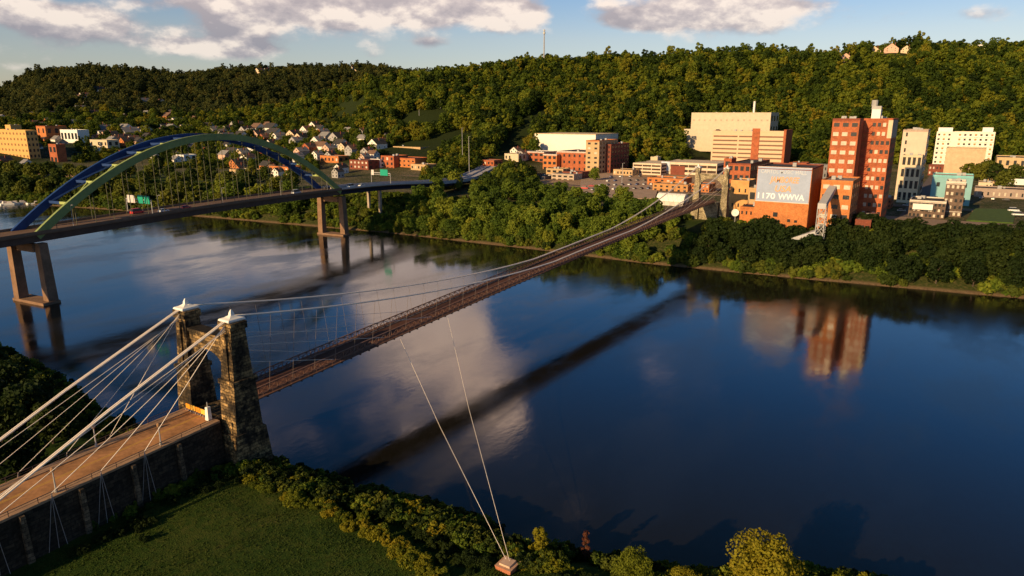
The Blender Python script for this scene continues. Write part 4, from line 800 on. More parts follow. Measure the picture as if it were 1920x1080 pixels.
FILL = [(1742, 1800, 310, 330, 'dark_roofed_hall', 'dark roofed hall behind the turquoise building', BRICK_D), (1652, 1672, 372, 392, 'street_shop', 'small brick shop at the street mouth beside the high rise', BRICK_R), (1855, 1890, 318, 345, 'tan_store', 'tan store behind the low shop near the right edge', BRICK_T),
        (1835, 1862, 342, 356, 'white_shop', 'small white shop behind the low grey brown shop', CREAM), (1480, 1512, 305, 330, 'flat_brick_store', 'flat brick store behind the right end of the painted sign', BRICK_R), (1512, 1552, 309, 335, 'grey_flat_store', 'grey flat roofed store between the sign and the brick tower', ROOF_G),
        (1150, 1186, 318, 330, 'tan_garage', 'tan garage left of the cream parking deck', BRICK_T), (1128, 1148, 312, 322, 'small_store', 'small cream store behind the car park', CREAM), (1296, 1330, 345, 362, 'ochre_house', 'ochre house between the vaulted shed and the far tower', BRICK_O),
        (946, 972, 288, 303, 'cream_store', 'cream store beside the end of the ramp', CREAM), (900, 926, 300, 312, 'brick_cottage', 'brick cottage in the trees below the ramp end', BRICK_R),
        (694, 712, 298, 314, 'white_office', 'white office left of the red brick end house', WHITE), (770, 800, 308, 320, 'low_depot', 'low tan depot in front of the orange hall', BRICK_T), (655, 690, 300, 318, 'brown_terrace', 'brown brick terrace behind the right foot of the arch', BRICK_D),
        (600, 634, 292, 306, 'orange_terrace', 'orange terrace above the right haunch of the arch', BRICK_O), (505, 540, 312, 330, 'orange_works', 'orange works building seen below the arch rib', BRICK_O), (430, 462, 318, 333, 'amber_works', 'amber works building seen through the arch hangers', BRICK_T), (168, 200, 262, 276, 'cream_chapel', 'cream block in the town above the left haunch', CREAM), (330, 344, 290, 308, 'white_tower_house', 'narrow white house seen through the arch', WHITE)]
for (xa, xb, yt_, yb_, nm, lb, m_) in FILL:
    Yf_ = hit((xa+xb)/2, yb_).y; n_ = max(2, int((xb-xa)/6)); bld(nm, lb, xa, xb, yt_, Yf_, 16, m_, n_, 1 if yb_-yt_ < 16 else 2, 2, zb=None, wf=.4, hf=.45, mats=mixwin(xa, .4), roof=[ROOF_G, ROOF_D, ROOF_B][xa % 3], par=.5, units=xa % 3)
# ------------------------------------------------------------------ small houses
HM = {}; HP = []
def house(x, y, z, w, d, h, wallm, roofm, label, group, rz=0):
    k = (round(w), round(d), round(h), wallm.name, roofm.name)
    if k not in HM:
        W_, D_, H_ = k[0], k[1], k[2]; rh = W_*.38
        wl = MB().box(-W_/2, -D_/2, -2, W_/2, D_/2, H_); wl.add([(-W_/2, -D_/2, H_), (W_/2, -D_/2, H_), (0, -D_/2, H_+rh), (-W_/2, D_/2, H_), (W_/2, D_/2, H_), (0, D_/2, H_+rh)], [(0, 1, 2), (4, 3, 5)])
        rf = MB(); o_ = .5; s_ = rh/(W_/2)
        for sg in (-1, 1):
            e = sg*(W_/2+o_); rf.hexa([(0, -D_/2-o_, H_+rh+.02), (e, -D_/2-o_, H_-o_*s_+.02), (e, D_/2+o_, H_-o_*s_+.02), (0, D_/2+o_, H_+rh+.02), (0, -D_/2-o_, H_+rh+.3), (e, -D_/2-o_, H_-o_*s_+.28), (e, D_/2+o_, H_-o_*s_+.28), (0, D_/2+o_, H_+rh+.3)])
        ch = MB().box(W_*.18, -.4, H_, W_*.18+.8, .4, H_+rh+1.3)
        HM[k] = (wl.mesh('house_walls', wallm), rf.mesh('house_roof', roofm), winmesh(1.2, 1.6, GLASS), W_, D_, H_, ch.mesh('house_chimney', BRICK_D))
    wl, rf, wi, W_, D_, H_, ch = HM[k]
    t_ = thing('gabled_house', label, 'house', (x, y, z), rz, group); inst('walls', wl, t_); ro = inst('roof', rf, t_); inst('chimney', ch, ro)
    for cx_ in (-.27, .27):
        for fz in ((1.0, 4.0) if H_ > 4.5 else (1.2,)): inst('window', wi, t_, (cx_*W_, -D_/2, fz))
    if H_ > 4.5: inst('window', wi, t_, (0, -D_/2, H_+.2))
    for cy in (-.25, .25): inst('window', wi, t_, (W_/2, cy*D_, 1.2), pi/2)
    return t_
HC_ = {'white': mat('house_white', (.78, .72, .64), .8, .06), 'cream': mat('house_cream', (.66, .5, .34), .8, .08), 'red': BRICK_R, 'grey': mat('house_grey', (.36, .34, .33), .85), 'orange': BRICK_O, 'pink': mat('house_pink', (.60, .38, .28), .85)}
RC_ = [ROOF_D, ROOF_G, ROOF_B]
HS = '''4 225 1 w;12 228 1 c;24 226 .8 w;36 232 .9 p;58 234 .8 w;72 222 1.3 w;84 220 1 w;92 216 .8 g;98 232 .9 r;130 236 1 g;142 234 1.2 w;150 262 .9 w;160 240 .8 w;166 232 .7 p;176 246 .8 w;184 244 1 c;192 242 1.1 w;200 248 1.2 g;196 256 .9 w;212 268 .9 c;222 266 1 p;232 264 1.1 c;240 270 .9 o;236 246 1.2 w;244 252 1.3 g;252 266 .9 w;262 270 .9 p;268 244 .8 c;276 248 .9 w;290 250 .7 w;300 246 .8 r;312 242 .9 w;322 244 1 c;334 232 1.1 w;366 228 1 w;378 234 .9 p;392 242 1.1 w;404 248 1 g;418 252 .9 c;430 246 1 w;446 240 1.2 g;452 258 1 w;470 252 .9 p;484 244 1.4 w;486 256 1.1 p;498 262 1 r;510 244 1.2 w;516 254 1.3 w;524 262 1.2 w;540 258 .9 w;552 256 1.1 c;566 262 1 c;574 252 .8 g;592 240 1 w;600 246 .9 w;606 254 1.1 o;612 262 1.3 c;598 270 1.2 w;622 260 1.2 g;636 264 1.5 g;640 276 1.3 w;604 280 1.2 w;618 284 1.1 p;580 282 1.1 r;566 290 1 p;560 300 .9 w;596 296 .9 w;648 280 1 c;662 286 1.1 g;676 284 1.2 w;690 290 1 g;708 276 1.4 w;716 272 1 c;700 296 .9 w;684 302 .9 p;456 292 1.1 c;466 302 1 w;436 290 1 w;424 296 1 p;446 312 1 o;452 322 1 o;502 318 1.1 o;512 324 .9 w;522 330 .9 w;428 276 .9 w;350 272 .9 w;332 306 1 w;292 296 .8 w;168 196 .8 w;148 186 .9 c;160 180 .8 w;152 204 .7 w;272 192 1 c;284 194 1 w;302 194 .9 c;206 170 .8 c;186 168 .8 w;60 262 .8 p;56 270 .9 r;66 276 .8 w;108 262 .8 w;116 268 .8 p;640 322 1 w;634 330 .9 g;936 222 .7 w;930 230 .6 c;982 296 1 g;992 302 1 g;968 290 1 w;730 262 1 g;10 308 .9 r;2 318 .9 p;52 314 .9 w;84 318 .8 c;1088 300 1 p'''
NM = {'w': 'white', 'c': 'cream', 'p': 'pink', 'g': 'grey', 'r': 'red', 'o': 'orange'}
NAMEH = {'white': 'white gabled', 'cream': 'cream gabled', 'pink': 'rose coloured gabled', 'grey': 'grey gabled', 'red': 'red brick gabled', 'orange': 'orange brick gabled'}
r7 = random.Random(77)
for _ in range(95):
    px = r7.uniform(0, 720); py = r7.uniform(222, 300) if px < 560 else r7.uniform(240, 300)
    if px < 330 and py > 262+.0*px and r7.random() < .6: continue
    if _ < 38: px, py = r7.uniform(0, 330), r7.uniform(212, 262)
    HS += f";{px:.0f} {py:.0f} {r7.uniform(.65, 1.05):.2f} {r7.choice('wwwccpgro')}"
for s_ in HS.split(';'):
    px, py, sc, cc = s_.split(); px = float(px); py = float(py); sc = float(sc); cn = NM[cc]
    P_ = hit(px, py+3)
    if any((P_.x-a_)**2+(P_.y-b_)**2 < 14**2 for a_, b_ in HP): continue
    HP.append((P_.x, P_.y)); dist = (P_-CAM).length; w = max(7, min(20, sc*12*dist/950)); rr = rng.random()
    zone = ('on the wooded slope at the upper left' if py < 210 else 'on the slope at the far left of the town' if px < 110 else 'in the town above the left haunch of the arch' if px < 200 else 'in the town above the rising blue rib' if px < 265 else 'in the town left of the arch crown' if px < 330 else 'in the town above the crown of the arch' if px < 500 and py < 270 else
            'seen below the arch rib' if px < 530 and py >= 270 else 'in the upper cluster right of the arch crown' if px < 590 and py < 300 else 'in the cluster above the right haunch' if px < 660 and py < 300 else 'near the right end of the arch' if px < 800 else 'on the hillside clearing' if px < 950 else 'beside the end of the ramp' if px < 1000 else 'behind the brick hall')
    house(P_.x, P_.y, P_.z, w, w*rng.uniform(1., 1.4), 3.4 if sc < .85 else 6, HC_[cn], RC_[0] if rr < .4 else RC_[1] if rr < .75 else RC_[2], f'{NAMEH[cn]} house {zone}', f'{cn} houses {zone}', rng.choice([0, 0, .12, pi/2-.1, pi/2]))
    CLEAR.append((P_.x, P_.y, w*.6, 30))
for (px, py, w, cn, lb) in ((488, 131, 30, 'cream', 'pale mansion on the far ridge at the upper left centre'), (500, 127, 20, 'white', 'white house right of the pale mansion on the far ridge'), (660, 122, 14, 'white', 'white house on the far ridge right of the mansion'), (668, 128, 12, 'cream', 'cream house just below the white one on the far ridge'),
                            (1588, 92, 17, 'pink', 'rose coloured house on the right ridge nearest the centre'), (1640, 88, 18, 'cream', 'cream house group on the right ridge'), (1672, 87, 19, 'pink', 'long rose coloured house on the right ridge'), (1700, 85, 14, 'cream', 'cream house at the right end of the ridge group'), (1608, 94, 12, 'white', 'white house between the ridge houses'),
                            (795, 122, 16, 'white', 'white house on the notch between the two hills')):
    P_ = hit(px, py+8, 900); z = P_.z
    house(P_.x, P_.y, z, w, w*.8, 5, HC_[cn], ROOF_D, lb, None, 0); CLEAR.append((P_.x, P_.y, w*.5, 75))
P_ = hit(1838, 98, 900); t_, x0, x1, zb, z1 = bld('flat_roofed_villa', 'white flat roofed villa on the right ridge skyline', 1816, 1859, 84, P_.y-10, 14, WHITE, 7, 2, 0, zb=P_.z-3, wf=.6, hf=.5, cat='house', mats=lambda c, f: mat('dusk_glass', (.2, .2, .22), .4)); CLEAR.append((P_.x, P_.y-8, 16, 90))
# ------------------------------------------------------------------ masts, car park, cars, boats
P_ = hit(1020, 106, 900); zt = aty(1020, 54, P_.y).z
t_ = thing('radio_mast', 'thin pale radio mast rising above the ridge at the centre', 'mast', (P_.x, P_.y, P_.z-1)); hh = zt-P_.z
MB().tube([(0, 0, 0), (0, 0, hh)], [1.3, .9], 6).obj('pole', METAL, t_); MB().tube([(0, 0, hh-7), (0, 0, hh-4)], 2.0, 8).tube([(0, 0, hh-2.5), (0, 0, hh-.5)], 1.6, 8).obj('antenna', mat('antenna_grey', (.5, .5, .5), .5), t_)
for (px, pyb, pyt, lb) in ((867.5, 312, 240, 'tall thin light mast left of the pair by the ramp'), (880, 336, 256, 'tall thin light mast right of the pair by the ramp'), (1166, 345, 306, 'light mast in the middle of the car park'), (826, 205, 190, 'street lamp on the hillside road above the ramp'), (786, 218, 206, 'lower street lamp on the hillside road'), (709, 262, 244, 'lamp post above the houses right of the arch'), (1812, 553, 480, 'pole')):
    if lb == 'pole': continue
    P_ = hit(px, pyb); lamp('light_mast', lb, P_.x, P_.y, P_.z, aty(px, pyt, P_.y).z-P_.z, 'light masts', .3, False)
for u in (.08, .3, .5, .72, .93):
    p_ = ap(u, 8.0, 27.6); lamp('bridge_lamp', 'slender lamp post on the near side of the arch bridge deck', p_.x, p_.y, p_.z, 8.5, 'lamp posts along the arch bridge', .1, False)
def sheet(name, pts, z, m_, lb=None):
    n = len(pts); o_ = MB().add([(x, y, z) for x, y in pts]+[(x, y, z-1.0) for x, y in pts], [tuple(range(n))]+[(i, i+n, (i+1) % n+n, (i+1) % n) for i in range(n)]).obj(name, m_); tag(o_, lb, None, None, 'structure'); return o_
cp = [at(px, py, 13.7) for px, py in ((1085, 372), (1228, 372), (1236, 346), (1130, 322), (1090, 335))]
sheet('car_park', [(p_.x, p_.y) for p_ in cp], 13.9, mat('car_park_asphalt', (.40, .28, .20), .9, .25, .2))
sheet('riverside_street', [(-420, 425), (300, 425), (300, 436), (-420, 436)], 13.75, ASPH)
sheet('side_street', [(x, y) for x, y in ((at(1690, 400, 13.8).x, 340), (at(1690, 400, 13.8).x+11, 340), (at(1690, 400, 13.8).x+11, 900), (at(1690, 400, 13.8).x, 900))], 13.85, mat('street_asphalt', (.13, .10, .09), .9))
sheet('riverfront_yard', [(at(1640, 412, 13.8).x, 330), (150, 330), (150, 372), (at(1640, 412, 13.8).x, 372)], 13.95, mat('yard_paving', (.26, .18, .13), .9))
pk = [at(px, py, 13.8) for px, py in ((1812, 413), (1900, 418), (1905, 393), (1828, 391))]
sheet('park_lawn', [(p_.x, p_.y) for p_ in pk], 13.97, mat('lawn_green', (.06, .10, .018), .95, .35))
sheet('town_yard', [(at(1000, 330, 13.8).x, 436.5), (at(1345, 360, 13.8).x, 436.5), (at(1345, 330, 13.8).x, 800), (at(1000, 330, 13.8).x, 800)], 13.7, mat('town_paving', (.34, .22, .13), .9, .35, .08))
cols = ['white', 'dark', 'silver', 'white', 'blue', 'grey', 'dark', 'white', 'red']
k = 0
for row, (pa, pb, n) in enumerate((((1112, 356), (1216, 354), 9), ((1126, 348), (1222, 346), 8), ((1140, 340), (1222, 338), 7), ((1100, 365), (1176, 367), 5), ((1146, 332), (1200, 331), 4))):
    for i in range(n):
        if rng.random() < .18: continue
        u = i/(n-1); p_ = at(pa[0]+(pb[0]-pa[0])*u, pa[1]+(pb[1]-pa[1])*u, 13.9); c = rng.choice(cols[:8]); 
        car(c, (p_.x, p_.y, 13.9), rng.choice([pi/2, -pi/2])+rng.uniform(-.05, .05), f'{c} car in the '+['third', 'fourth', 'fifth', 'nearest', 'farthest'][row]+' row of the car park', f'{c} cars in the '+['third', 'fourth', 'fifth', 'nearest', 'farthest'][row]+' row of the car park')
p_ = at(1096, 354, 13.8); car('red', (p_.x, p_.y, 13.8), .2, 'bright red van at the left edge of the car park', None, van=True)
p_ = at(1102, 350, 13.8); car('red', (p_.x+2, p_.y+3, 13.8), .3, 'bright red car behind the red van', None)
for (px, py, c, lb) in ((1700, 386, 'white', 'white car on the side street by the high rise'), (1706, 378, 'dark', 'dark car on the side street by the high rise'), (1690, 396, 'silver', 'silver car at the mouth of the side street'), (1724, 352, 'white', 'white car at the far end of the side street'), (1840, 372, 'silver', 'silver car left of the group behind the park'), (1862, 374, 'white', 'white car in the middle of the group behind the park'), (1886, 376, 'dark', 'dark car right in the group behind the park')):
    p_ = at(px, py, 14); car(c, (p_.x, p_.y, 14), rng.uniform(0, 3), lb, None)
for (px, py, lb) in ((1900, 396, 'white van at the right edge by the park, rear one'), (1908, 404, 'white van at the right edge by the park, front one')):
    p_ = at(px, py, 14); car('white', (p_.x, p_.y, 14), .3, lb, None, van=True)
def onbridge(u, w, c, lb, van=False):
    fi = u*20+20; i = int(fi); p_ = PT[i].lerp(PT[i+1], fi-i); d = PT[i+1]-PT[i]; n_ = Vector((d.y, -d.x, 0)).normalized(); p_ = p_+n_*w
    car(c, (p_.x, p_.y, p_.z+.02), atan2(d.y, d.x), lb, None, van)
onbridge(.28, -3.5, 'red', 'red truck cab on the arch bridge left of the striped pole', True); onbridge(.40, 3, 'red', 'red car on the arch bridge right of the red truck', False); onbridge(.33, 3, 'white', 'white car between the red vehicles on the arch bridge')
onbridge(.80, 3.2, 'silver', 'silver van on the arch bridge before the right end of the arch', True); onbridge(1.12, 3.2, 'white', 'white van just past the right end of the arch', True); onbridge(1.22, 3.2, 'white', 'white car on the curving approach beyond the arch'); onbridge(1.0, -3, 'dark', 'dark car at the right foot of the arch')
def boat(px, py, s, lb, g_):
    p_ = at(px, py, 0); t_ = thing('moored_boat', lb, 'boat', (p_.x, p_.y, 0), rng.uniform(-.3, .3)+1.3, g_)
    L, b = 4.5*s, 1.5*s; MB().add([(-L, -b, -.3), (L*.5, -b, -.3), (L*1.2, 0, -.2), (L*.5, b, -.3), (-L, b, -.3), (-L, -b*1.2, 1.1), (L*.5, -b*1.2, 1.2), (L*1.35, 0, 1.5), (L*.5, b*1.2, 1.2), (-L, b*1.2, 1.1)], [(0, 1, 6, 5), (1, 2, 7, 6), (2, 3, 8, 7), (3, 4, 9, 8), (4, 0, 5, 9), (5, 6, 7, 8, 9), (4, 3, 2, 1, 0)]).obj('hull', WHITE, t_)
    MB().hexa([(-L*.6, -b*.8, 1.15), (L*.3, -b*.8, 1.15), (L*.3, b*.8, 1.15), (-L*.6, b*.8, 1.15), (-L*.5, -b*.7, 2.7), (L*.05, -b*.7, 2.7), (L*.05, b*.7, 2.7), (-L*.5, b*.7, 2.7)]).obj('cabin', mat('cabin_pale', (.6, .52, .46), .6), t_)
for i, px in enumerate((4, 12, 21, 30, 37, 45, 54, 62, 72)): boat(px, 383-i*.25+rng.uniform(-1.5, 1.5), rng.uniform(.8, 1.2), 'white cabin boat moored in the row at the far left bank', 'boats moored at the far left bank')
# ------------------------------------------------------------------ individual trees
def solid(x, y):
    return any((x-a)**2+(y-b)**2 < c*c for a, b, c, l in CLEAR)
cnt = 0
LMK = [(60, 'behind the moored boats'), (140, 'behind the left foot of the arch'), (240, 'left of the green signs'), (330, 'behind the green signs'), (430, 'behind the middle hangers'), (520, 'right of the middle hangers'), (640, 'by the right foot of the arch'),
       (800, 'just right of the arch pier'), (880, 'in front of the tall light masts'), (960, 'below the end of the ramp'), (1040, 'below the slate row house'), (1120, 'below the red van'), (1190, 'below the car park'), (1260, 'below the vaulted shed'),
       (1345, 'below the far bridge tower'), (1420, 'below the satellite dish'), (1480, 'below the painted sign'), (1550, 'below the grey shed'), (1620, 'below the first brick tower'), (1700, 'below the high rise'), (1770, 'below the low dark annexe'), (1840, 'below the grey office block'), (9999, 'below the grass park')]
def row(kind, pts, smin, smax, label, group, dz_=0):
    global cnt
    for (px, py, *r_) in pts:
        z = r_[0] if r_ else 8; p_ = at(px, py, z); cnt += 1
        tree(kind, p_.x, p_.y, rng.uniform(smin, smax), label, group, z=th(p_.x, p_.y)-.3)
def band(kind, xa, xb, n, d0, d1, smin, smax, label, group, avoid=None):
    """trees along the far bank: picture columns xa..xb, set back d0..d1 metres from the waterline"""
    global cnt
    for i in range(n):
        px = xa+(xb-xa)*(i+rng.random())/n; d = rng.uniform(d0, d1)
        y = 240.; x = 0
        for _ in range(12): p_ = aty(px, 400, y); x = p_.x; y = float(np.interp(x, SHX, SHY))+d
        if avoid and avoid(x, y): continue
        cnt += 1; wh = next(s_ for c_, s_ in LMK if px < c_); dd_ = 'at the water' if d < d0+(d1-d0)*.4 else 'up the bank'
        tree(kind, x, y, rng.uniform(smin, smax), f'{label}, {dd_} {wh}', f'{group} {dd_} {wh}')
ub = lambda x, y: abs(x) < 9 or (x < -176 and x > -222 and y < 330)
band('bank', 735, 1000, 26, 3, 12, .62, .85, 'sunlit waterline tree', 'sunlit trees at the waterline', ub)
band('bank', 735, 1235, 46, 12, 40, .85, 1.15, 'sunlit green tree', 'sunlit trees between the two bridges', ub)
band('bank', 790, 1200, 26, 40, 95, .8, 1.1, 'rear green tree', 'trees behind the sunlit bank trees', ub)
band('bank', 1000, 1235, 22, 3, 13, .6, .8, 'small sunlit tree', 'small waterline trees', ub)
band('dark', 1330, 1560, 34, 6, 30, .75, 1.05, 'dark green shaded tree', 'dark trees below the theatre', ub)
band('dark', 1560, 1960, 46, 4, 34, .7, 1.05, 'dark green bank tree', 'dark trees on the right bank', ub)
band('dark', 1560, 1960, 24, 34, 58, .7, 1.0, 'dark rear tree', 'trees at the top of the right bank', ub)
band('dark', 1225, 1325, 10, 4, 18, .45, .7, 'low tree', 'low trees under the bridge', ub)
band('town', 0, 420, 34, 6, 32, .8, 1.15, 'bushy olive tree', 'far bank trees behind the left arch', ub)
band('bank', 400, 600, 22, 6, 34, .8, 1.15, 'bright green tree', 'far bank trees through the arch', ub)
band('town', 0, 560, 34, 34, 110, .9, 1.2, 'dark tree in the second line', 'trees behind the left bank', ub)
for (px, py, s) in ((1850, 322, 1.2), (1835, 326, 1.1), (1866, 330, 1.15), (1815, 322, 1.), (1880, 340, 1.), (1900, 330, 1.1)):
    p_ = at(px, py+14, 13.5); tree('town', p_.x, p_.y, s*1.15, 'round dark tree in the clump above the grass park', 'trees above the grass park')
p_ = at(1115, 338, 13.5); tree('bank', p_.x, p_.y, .9, 'single yellow green tree in front of the orange tower', None)
for (px, py, s, lb) in ((835, 355, 1.5, 'tall dark green tree standing in front of the ramp'), (852, 362, 1.2, 'second tall tree right of the one before the ramp'), (820, 372, 1.1, 'lower tree left of the tall ones before the ramp')):
    p_ = at(px, py, 12); tree('bank', p_.x, p_.y, s, lb, None)
# near island: golden trees by the water, left shore trees
for (px, py, s, k, lb, sz) in ((1430, 1120, .92, 'gold', 'large round golden green tree at the bottom edge right of centre', 1.), (1185, 1106, .54, 'gold', 'small golden orange tree at the bottom edge left of the large round one', 1.15), (1282, 1112, .45, 'gold', 'low green bush tree between the two golden trees', .8),
                               (1012, 1030, .62, 'column', 'slim upright yellow tree by the water', 1.1), (1350, 1140, .42, 'gold', 'small golden tree tucked left of the large round one', .8)):
    p_ = at(px, py, 5.2); tree(k, p_.x, p_.y, s, lb, None, sz=sz, z=min(5.2, th(p_.x, p_.y)))
pr = leafmesh('rust_leaves', 77, 6.2, 1.1, 14, 60, .24, LEAF_RUST, low=.1, cone=1); p_ = at(1097, 1032, 4)
t_ = thing('rust_sapling', 'thin rust red sapling beside the water', 'sapling', (p_.x, p_.y, th(p_.x, p_.y)-.2)); inst('crown', pr[0], t_); inst('trunk', trunkmesh('sapling_trunk', pr[1], 6.2, .1), t_)
for (px, py, s, kk) in ((20, 830, .8, 0), (60, 800, .9, 0), (100, 830, .75, 0), (5, 760, .9, 0), (75, 760, .7, 0), (30, 720, .7, 1), (-30, 800, 1., 0), (-25, 720, .9, 1), (45, 880, .7, 0), (0, 900, .8, 0)):
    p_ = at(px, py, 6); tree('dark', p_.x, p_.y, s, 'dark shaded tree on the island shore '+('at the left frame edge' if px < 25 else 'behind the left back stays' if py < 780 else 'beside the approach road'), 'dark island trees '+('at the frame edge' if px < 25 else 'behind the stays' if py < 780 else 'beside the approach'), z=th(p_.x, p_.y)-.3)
pr = leafmesh('sparse_leaves', 91, 9, 2.6, 14, 12, .3, LEAF_GOLD, low=.2); p_ = at(95, 770, 4)
t_ = thing('bare_tree', 'nearly bare pale branched tree on the island shore at the left', 'tree', (p_.x, p_.y, th(p_.x, p_.y)-.2)); inst('crown', pr[0], t_); inst('trunk', trunkmesh('bare_trunk', pr[1], 9, .2, mat('pale_bark', (.2, .13, .09), .9)), t_)
# shrubs: golden strip along the lawn edge, darker ones by the wall and the shore
def strip_shrubs(P, n, jit, s0, s1, m_, kind, label, group, z=6, sz=1.):
    seg = [(a, b) for a, b in zip(P, P[1:])]; L = [sqrt((b[0]-a[0])**2+(b[1]-a[1])**2) for a, b in seg]; T = sum(L)
    for i in range(n):
        u = (i+rng.random())/n*T; k_ = 0
        while k_ < len(L)-1 and u > L[k_]: u -= L[k_]; k_ += 1
        a, b = seg[k_]; f_ = min(1, u/L[k_]); px = a[0]+(b[0]-a[0])*f_+rng.gauss(0, jit); py = a[1]+(b[1]-a[1])*f_+rng.gauss(0, jit*.6)
        p_ = at(px, py, z); seg_ = f'{label}, '+('left end' if i < n*.2 else 'left half' if i < n*.4 else 'middle' if i < n*.6 else 'right half' if i < n*.8 else 'right end'); shrub(p_.x, p_.y, rng.uniform(s0, s1), seg_, seg_, m_, kind, z=th(p_.x, p_.y)-.15, sz=sz)
strip_shrubs([(470, 892), (560, 930), (640, 965), (720, 1010), (790, 1060), (830, 1095)], 64, 11, .45, .95, LEAF_GOLD, 'gold', 'golden shrub in the hedge bordering the lawn', 'golden shrubs along the lawn')
strip_shrubs([(740, 945), (800, 965), (860, 985), (920, 1010), (1000, 1040), (1090, 1075)], 52, 12, .4, .85, LEAF_GOLD, 'gold', 'golden green shrub on the river edge', 'golden shrubs on the river edge')
strip_shrubs([(560, 905), (640, 930), (720, 965), (800, 1010), (900, 1060)], 60, 16, .4, .8, LEAF_DARK, 'dark', 'dark shrub between golden hedge and river', 'dark shrubs between hedge and river')
strip_shrubs([(0, 1010), (120, 985), (240, 960), (330, 915), (400, 880), (460, 878)], 70, 14, .4, .85, LEAF_BANK, 'green', 'green shrub at the foot of the approach wall', 'shrubs along the approach wall')
strip_shrubs([(150, 1040), (230, 1000), (300, 950), (380, 905), (450, 895)], 34, 16, .35, .7, LEAF_DARK, 'dark', 'dark shrub at the lawn corner by the approach wall', 'dark shrubs at the lawn corner')
strip_shrubs([(1030, 1080), (1150, 1085), (1250, 1095), (1380, 1100), (1500, 1085)], 24, 10, .5, .9, LEAF_DARK, 'dark', 'dark shrub along the bottom edge among the golden trees', 'dark shrubs at the bottom edge')
# grass tufts on the lawn: one mass
r = np.random.RandomState(3); gx = r.uniform(-10, 75, 110000); gy = r.uniform(-75, 8, 110000)
ok = (vnoise(gx, gy, 3.5, 8)*.6+vnoise(gx, gy, 11, 6)*.6 > r.rand(110000)*.75+.12) & (np.interp(gx, NSX, NSY)-gy > 3) & ((gx > .2-gy/40*3.4+7) | (gx < -12-0*gy)); gx = gx[ok]; gy = gy[ok]; gz = terr(gx, gy); n = len(gx); a = r.rand(n)*6.28; s_ = .06+.13*r.rand(n)
v = np.stack([np.stack([gx-np.cos(a)*s_, gy-np.sin(a)*s_, gz-.05], 1), np.stack([gx+np.cos(a)*s_, gy+np.sin(a)*s_, gz-.05], 1), np.stack([gx+r.normal(size=n)*.08, gy+r.normal(size=n)*.08, gz+s_*1.2], 1)], 1).reshape(-1, 3)
me = bpy.data.meshes.new('lawn_grass'); me.vertices.add(3*n); me.vertices.foreach_set('co', v.ravel()); me.loops.add(3*n); me.loops.foreach_set('vertex_index', np.arange(3*n)); me.polygons.add(n); me.polygons.foreach_set('loop_start', np.arange(n)*3); me.polygons.foreach_set('loop_total', np.full(n, 3)); me.update(calc_edges=True)
me.materials.append(leafmat('grass_blades', [(0, (.018, .040, .006)), (.5, (.042, .074, .010)), (1, (.075, .075, .015))], .4, .02)); o = bpy.data.objects.new('lawn_grass', me); COL.objects.link(o); tag(o, 'rough dark green grass of the lawn beside the approach', 'grass', None, 'stuff')
for q_ in PT[62::3]: CLEAR.append((q_.x, q_.y, 13, 75))
# ------------------------------------------------------------------ forest masses
r = np.random.RandomState(21); pts = []; scl = []
def addforest(n, rmin, rmax, c0, c1, smin, smax, zmin=17., nmask=None):
    a0, a1 = azel(c0, 200)[0], azel(c1, 200)[0]
    rr = np.sqrt(r.uniform(rmin**2, rmax**2, n)); aa = r.uniform(a0, a1, n); X = CAM.x+np.sin(aa)*rr; Y = CAM.y+np.cos(aa)*rr; Z = terr(X, Y)
    k = (Z > zmin) & (Y > 300)
    for (a_, b_, c_, l_) in CLEAR:
        ux, uy = CAM.x-a_, CAM.y-b_; q_ = sqrt(ux*ux+uy*uy); ux /= q_; uy /= q_; tt = (X-a_)*ux+(Y-b_)*uy; pp = np.abs((X-a_)*uy-(Y-b_)*ux)
        k &= ~((tt > -c_) & (tt < l_) & (pp < c_))
    if nmask is not None: k &= nmask(X, Y)
    X, Y, Z = X[k], Y[k], Z[k]; pts.extend(np.stack([X, Y, Z-1.5], 1).tolist()); scl.extend(r.uniform(smin, smax, len(X)).tolist())
FAR_P = [leafmesh('forest_crown', 900+i, [14, 19, 12, 17, 22, 13, 16, 11][i], [6.6, 6.0, 7.8, 7.4, 5.2, 5.6, 8.4, 6.6][i], [13, 18, 11, 20, 12, 16, 15, 9][i], 62, 1.35, LEAF_HILL, low=.02, jit=.2)[0] for i in range(8)]
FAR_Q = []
for m0 in FAR_P: m1 = m0.copy(); m1.materials.clear(); m1.materials.append(LEAF_FAR_HAZED); FAR_Q.append(m1)
excl = lambda X, Y: ~((X > -330) & (X < -75) & (Y > 770) & (Y < 960) & (terr(X, Y) < 60) & (X > -300)) if True else None
addforest(12500, 780, 1420, 820, 2250, .55, 1.4)
addforest(2600, 1250, 1560, -250, 700, .65, 1.25); addforest(2400, 880, 1250, -250, 700, .38, .85, 17., lambda X, Y: vnoise(X, Y, 55, 19) > .3); addforest(2300, 860, 1560, 690, 830, .65, 1.3)
near_pts, near_scl = pts, scl; pts, scl = [], []
addforest(19000, 1560, 2700, -350, 1000, .6, 1.35)
far_pts, far_scl = pts, scl; pts, scl = near_pts, near_scl
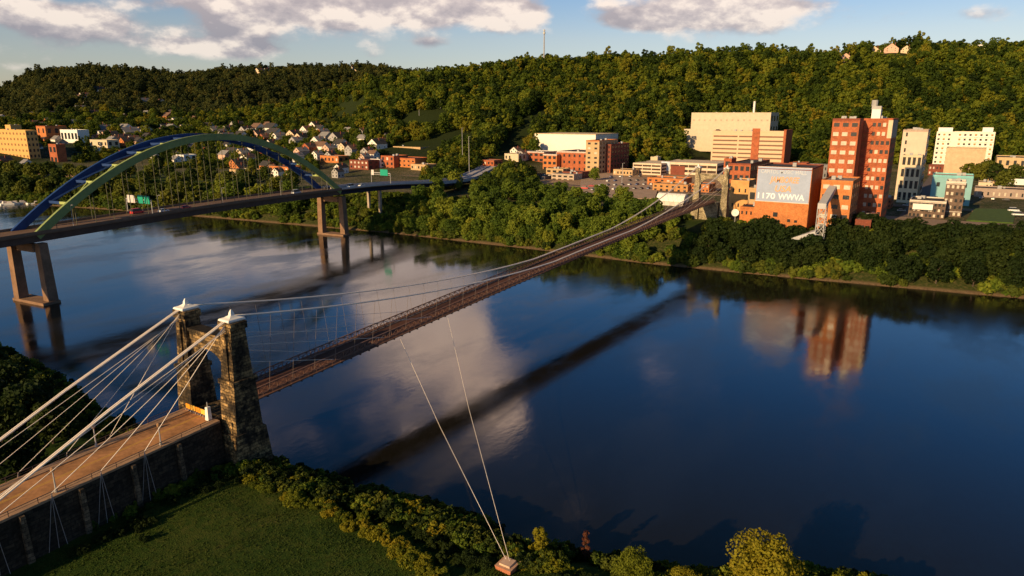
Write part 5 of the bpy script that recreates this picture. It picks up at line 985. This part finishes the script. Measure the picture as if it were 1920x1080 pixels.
# scattered town trees on the flat at the left and behind downtown
def tmask(X, Y): return vnoise(X, Y, 60, 9) > .42
n0 = len(pts)
addforest(5200, 520, 1250, -100, 720, .3, .72, 13.4, lambda X, Y: vnoise(X, Y, 60, 9) > .34); addforest(700, 470, 760, 790, 1010, .5, .9, 12.9)
addforest(500, 700, 1000, 1130, 1300, .6, .9, 13.4, None); addforest(420, 760, 1000, 1480, 1560, .6, .9, 13.4, None); addforest(300, 800, 1000, 1870, 2000, .6, .9, 13.4, None)
UP_ = [leafmesh('undergrowth_crown', 960+i, 3.2, 2.3, 12, 60, .75, LEAF_BANK if i % 2 else LEAF_TOWN, low=.0, jit=.3)[0] for i in range(4)]
bx = r.uniform(-900, 420, 9000); bd = 1.5+r.rand(9000)**1.3*64; by = np.interp(bx, SHX, SHY)+bd; kk = (vnoise(bx, by, 14, 4) > .30) & ~((np.abs(bx) < 8) & (bd > 30)); bz = terr(bx, by)-.4
bp = np.stack([bx, by, bz], 1)[kk]; bs = r.uniform(.5, 1.25, kk.sum())
wx = np.concatenate([r.uniform(8, 118, 2600), r.uniform(-140, -9, 1500)]); wy = np.interp(wx, NSX, NSY)-.5-r.rand(4100)**1.1*13; wk_ = vnoise(wx, wy, 4, 12) > .3
WD = [leafmesh('weed_crown', 980+i, 1.3, 1.0, 9, 60, .26, [LEAF_BANK, LEAF_DARK, LEAF_TOWN, LEAF_GOLD][i], low=.0, jit=.4)[0] for i in range(4)]
forest('shore_weeds', np.stack([wx, wy, terr(wx, wy)-.15], 1)[wk_].tolist(), r.uniform(.4, 1.5, wk_.sum()), WD, 'tangled weeds and brambles on the island shore')
forest('bank_undergrowth', bp.tolist(), bs.tolist(), UP_, 'tangled undergrowth covering the far river bank')
forest('far_ridge_forest', far_pts, far_scl, FAR_Q, 'haze tinted dark broadleaf forest on the far ridge at the upper left')
forest('hillside_forest', pts, scl, FAR_P, 'dense autumn tinted broadleaf forest covering the hills')
print('forest', len(pts), 'trees', cnt, 'objects', len(bpy.data.objects))
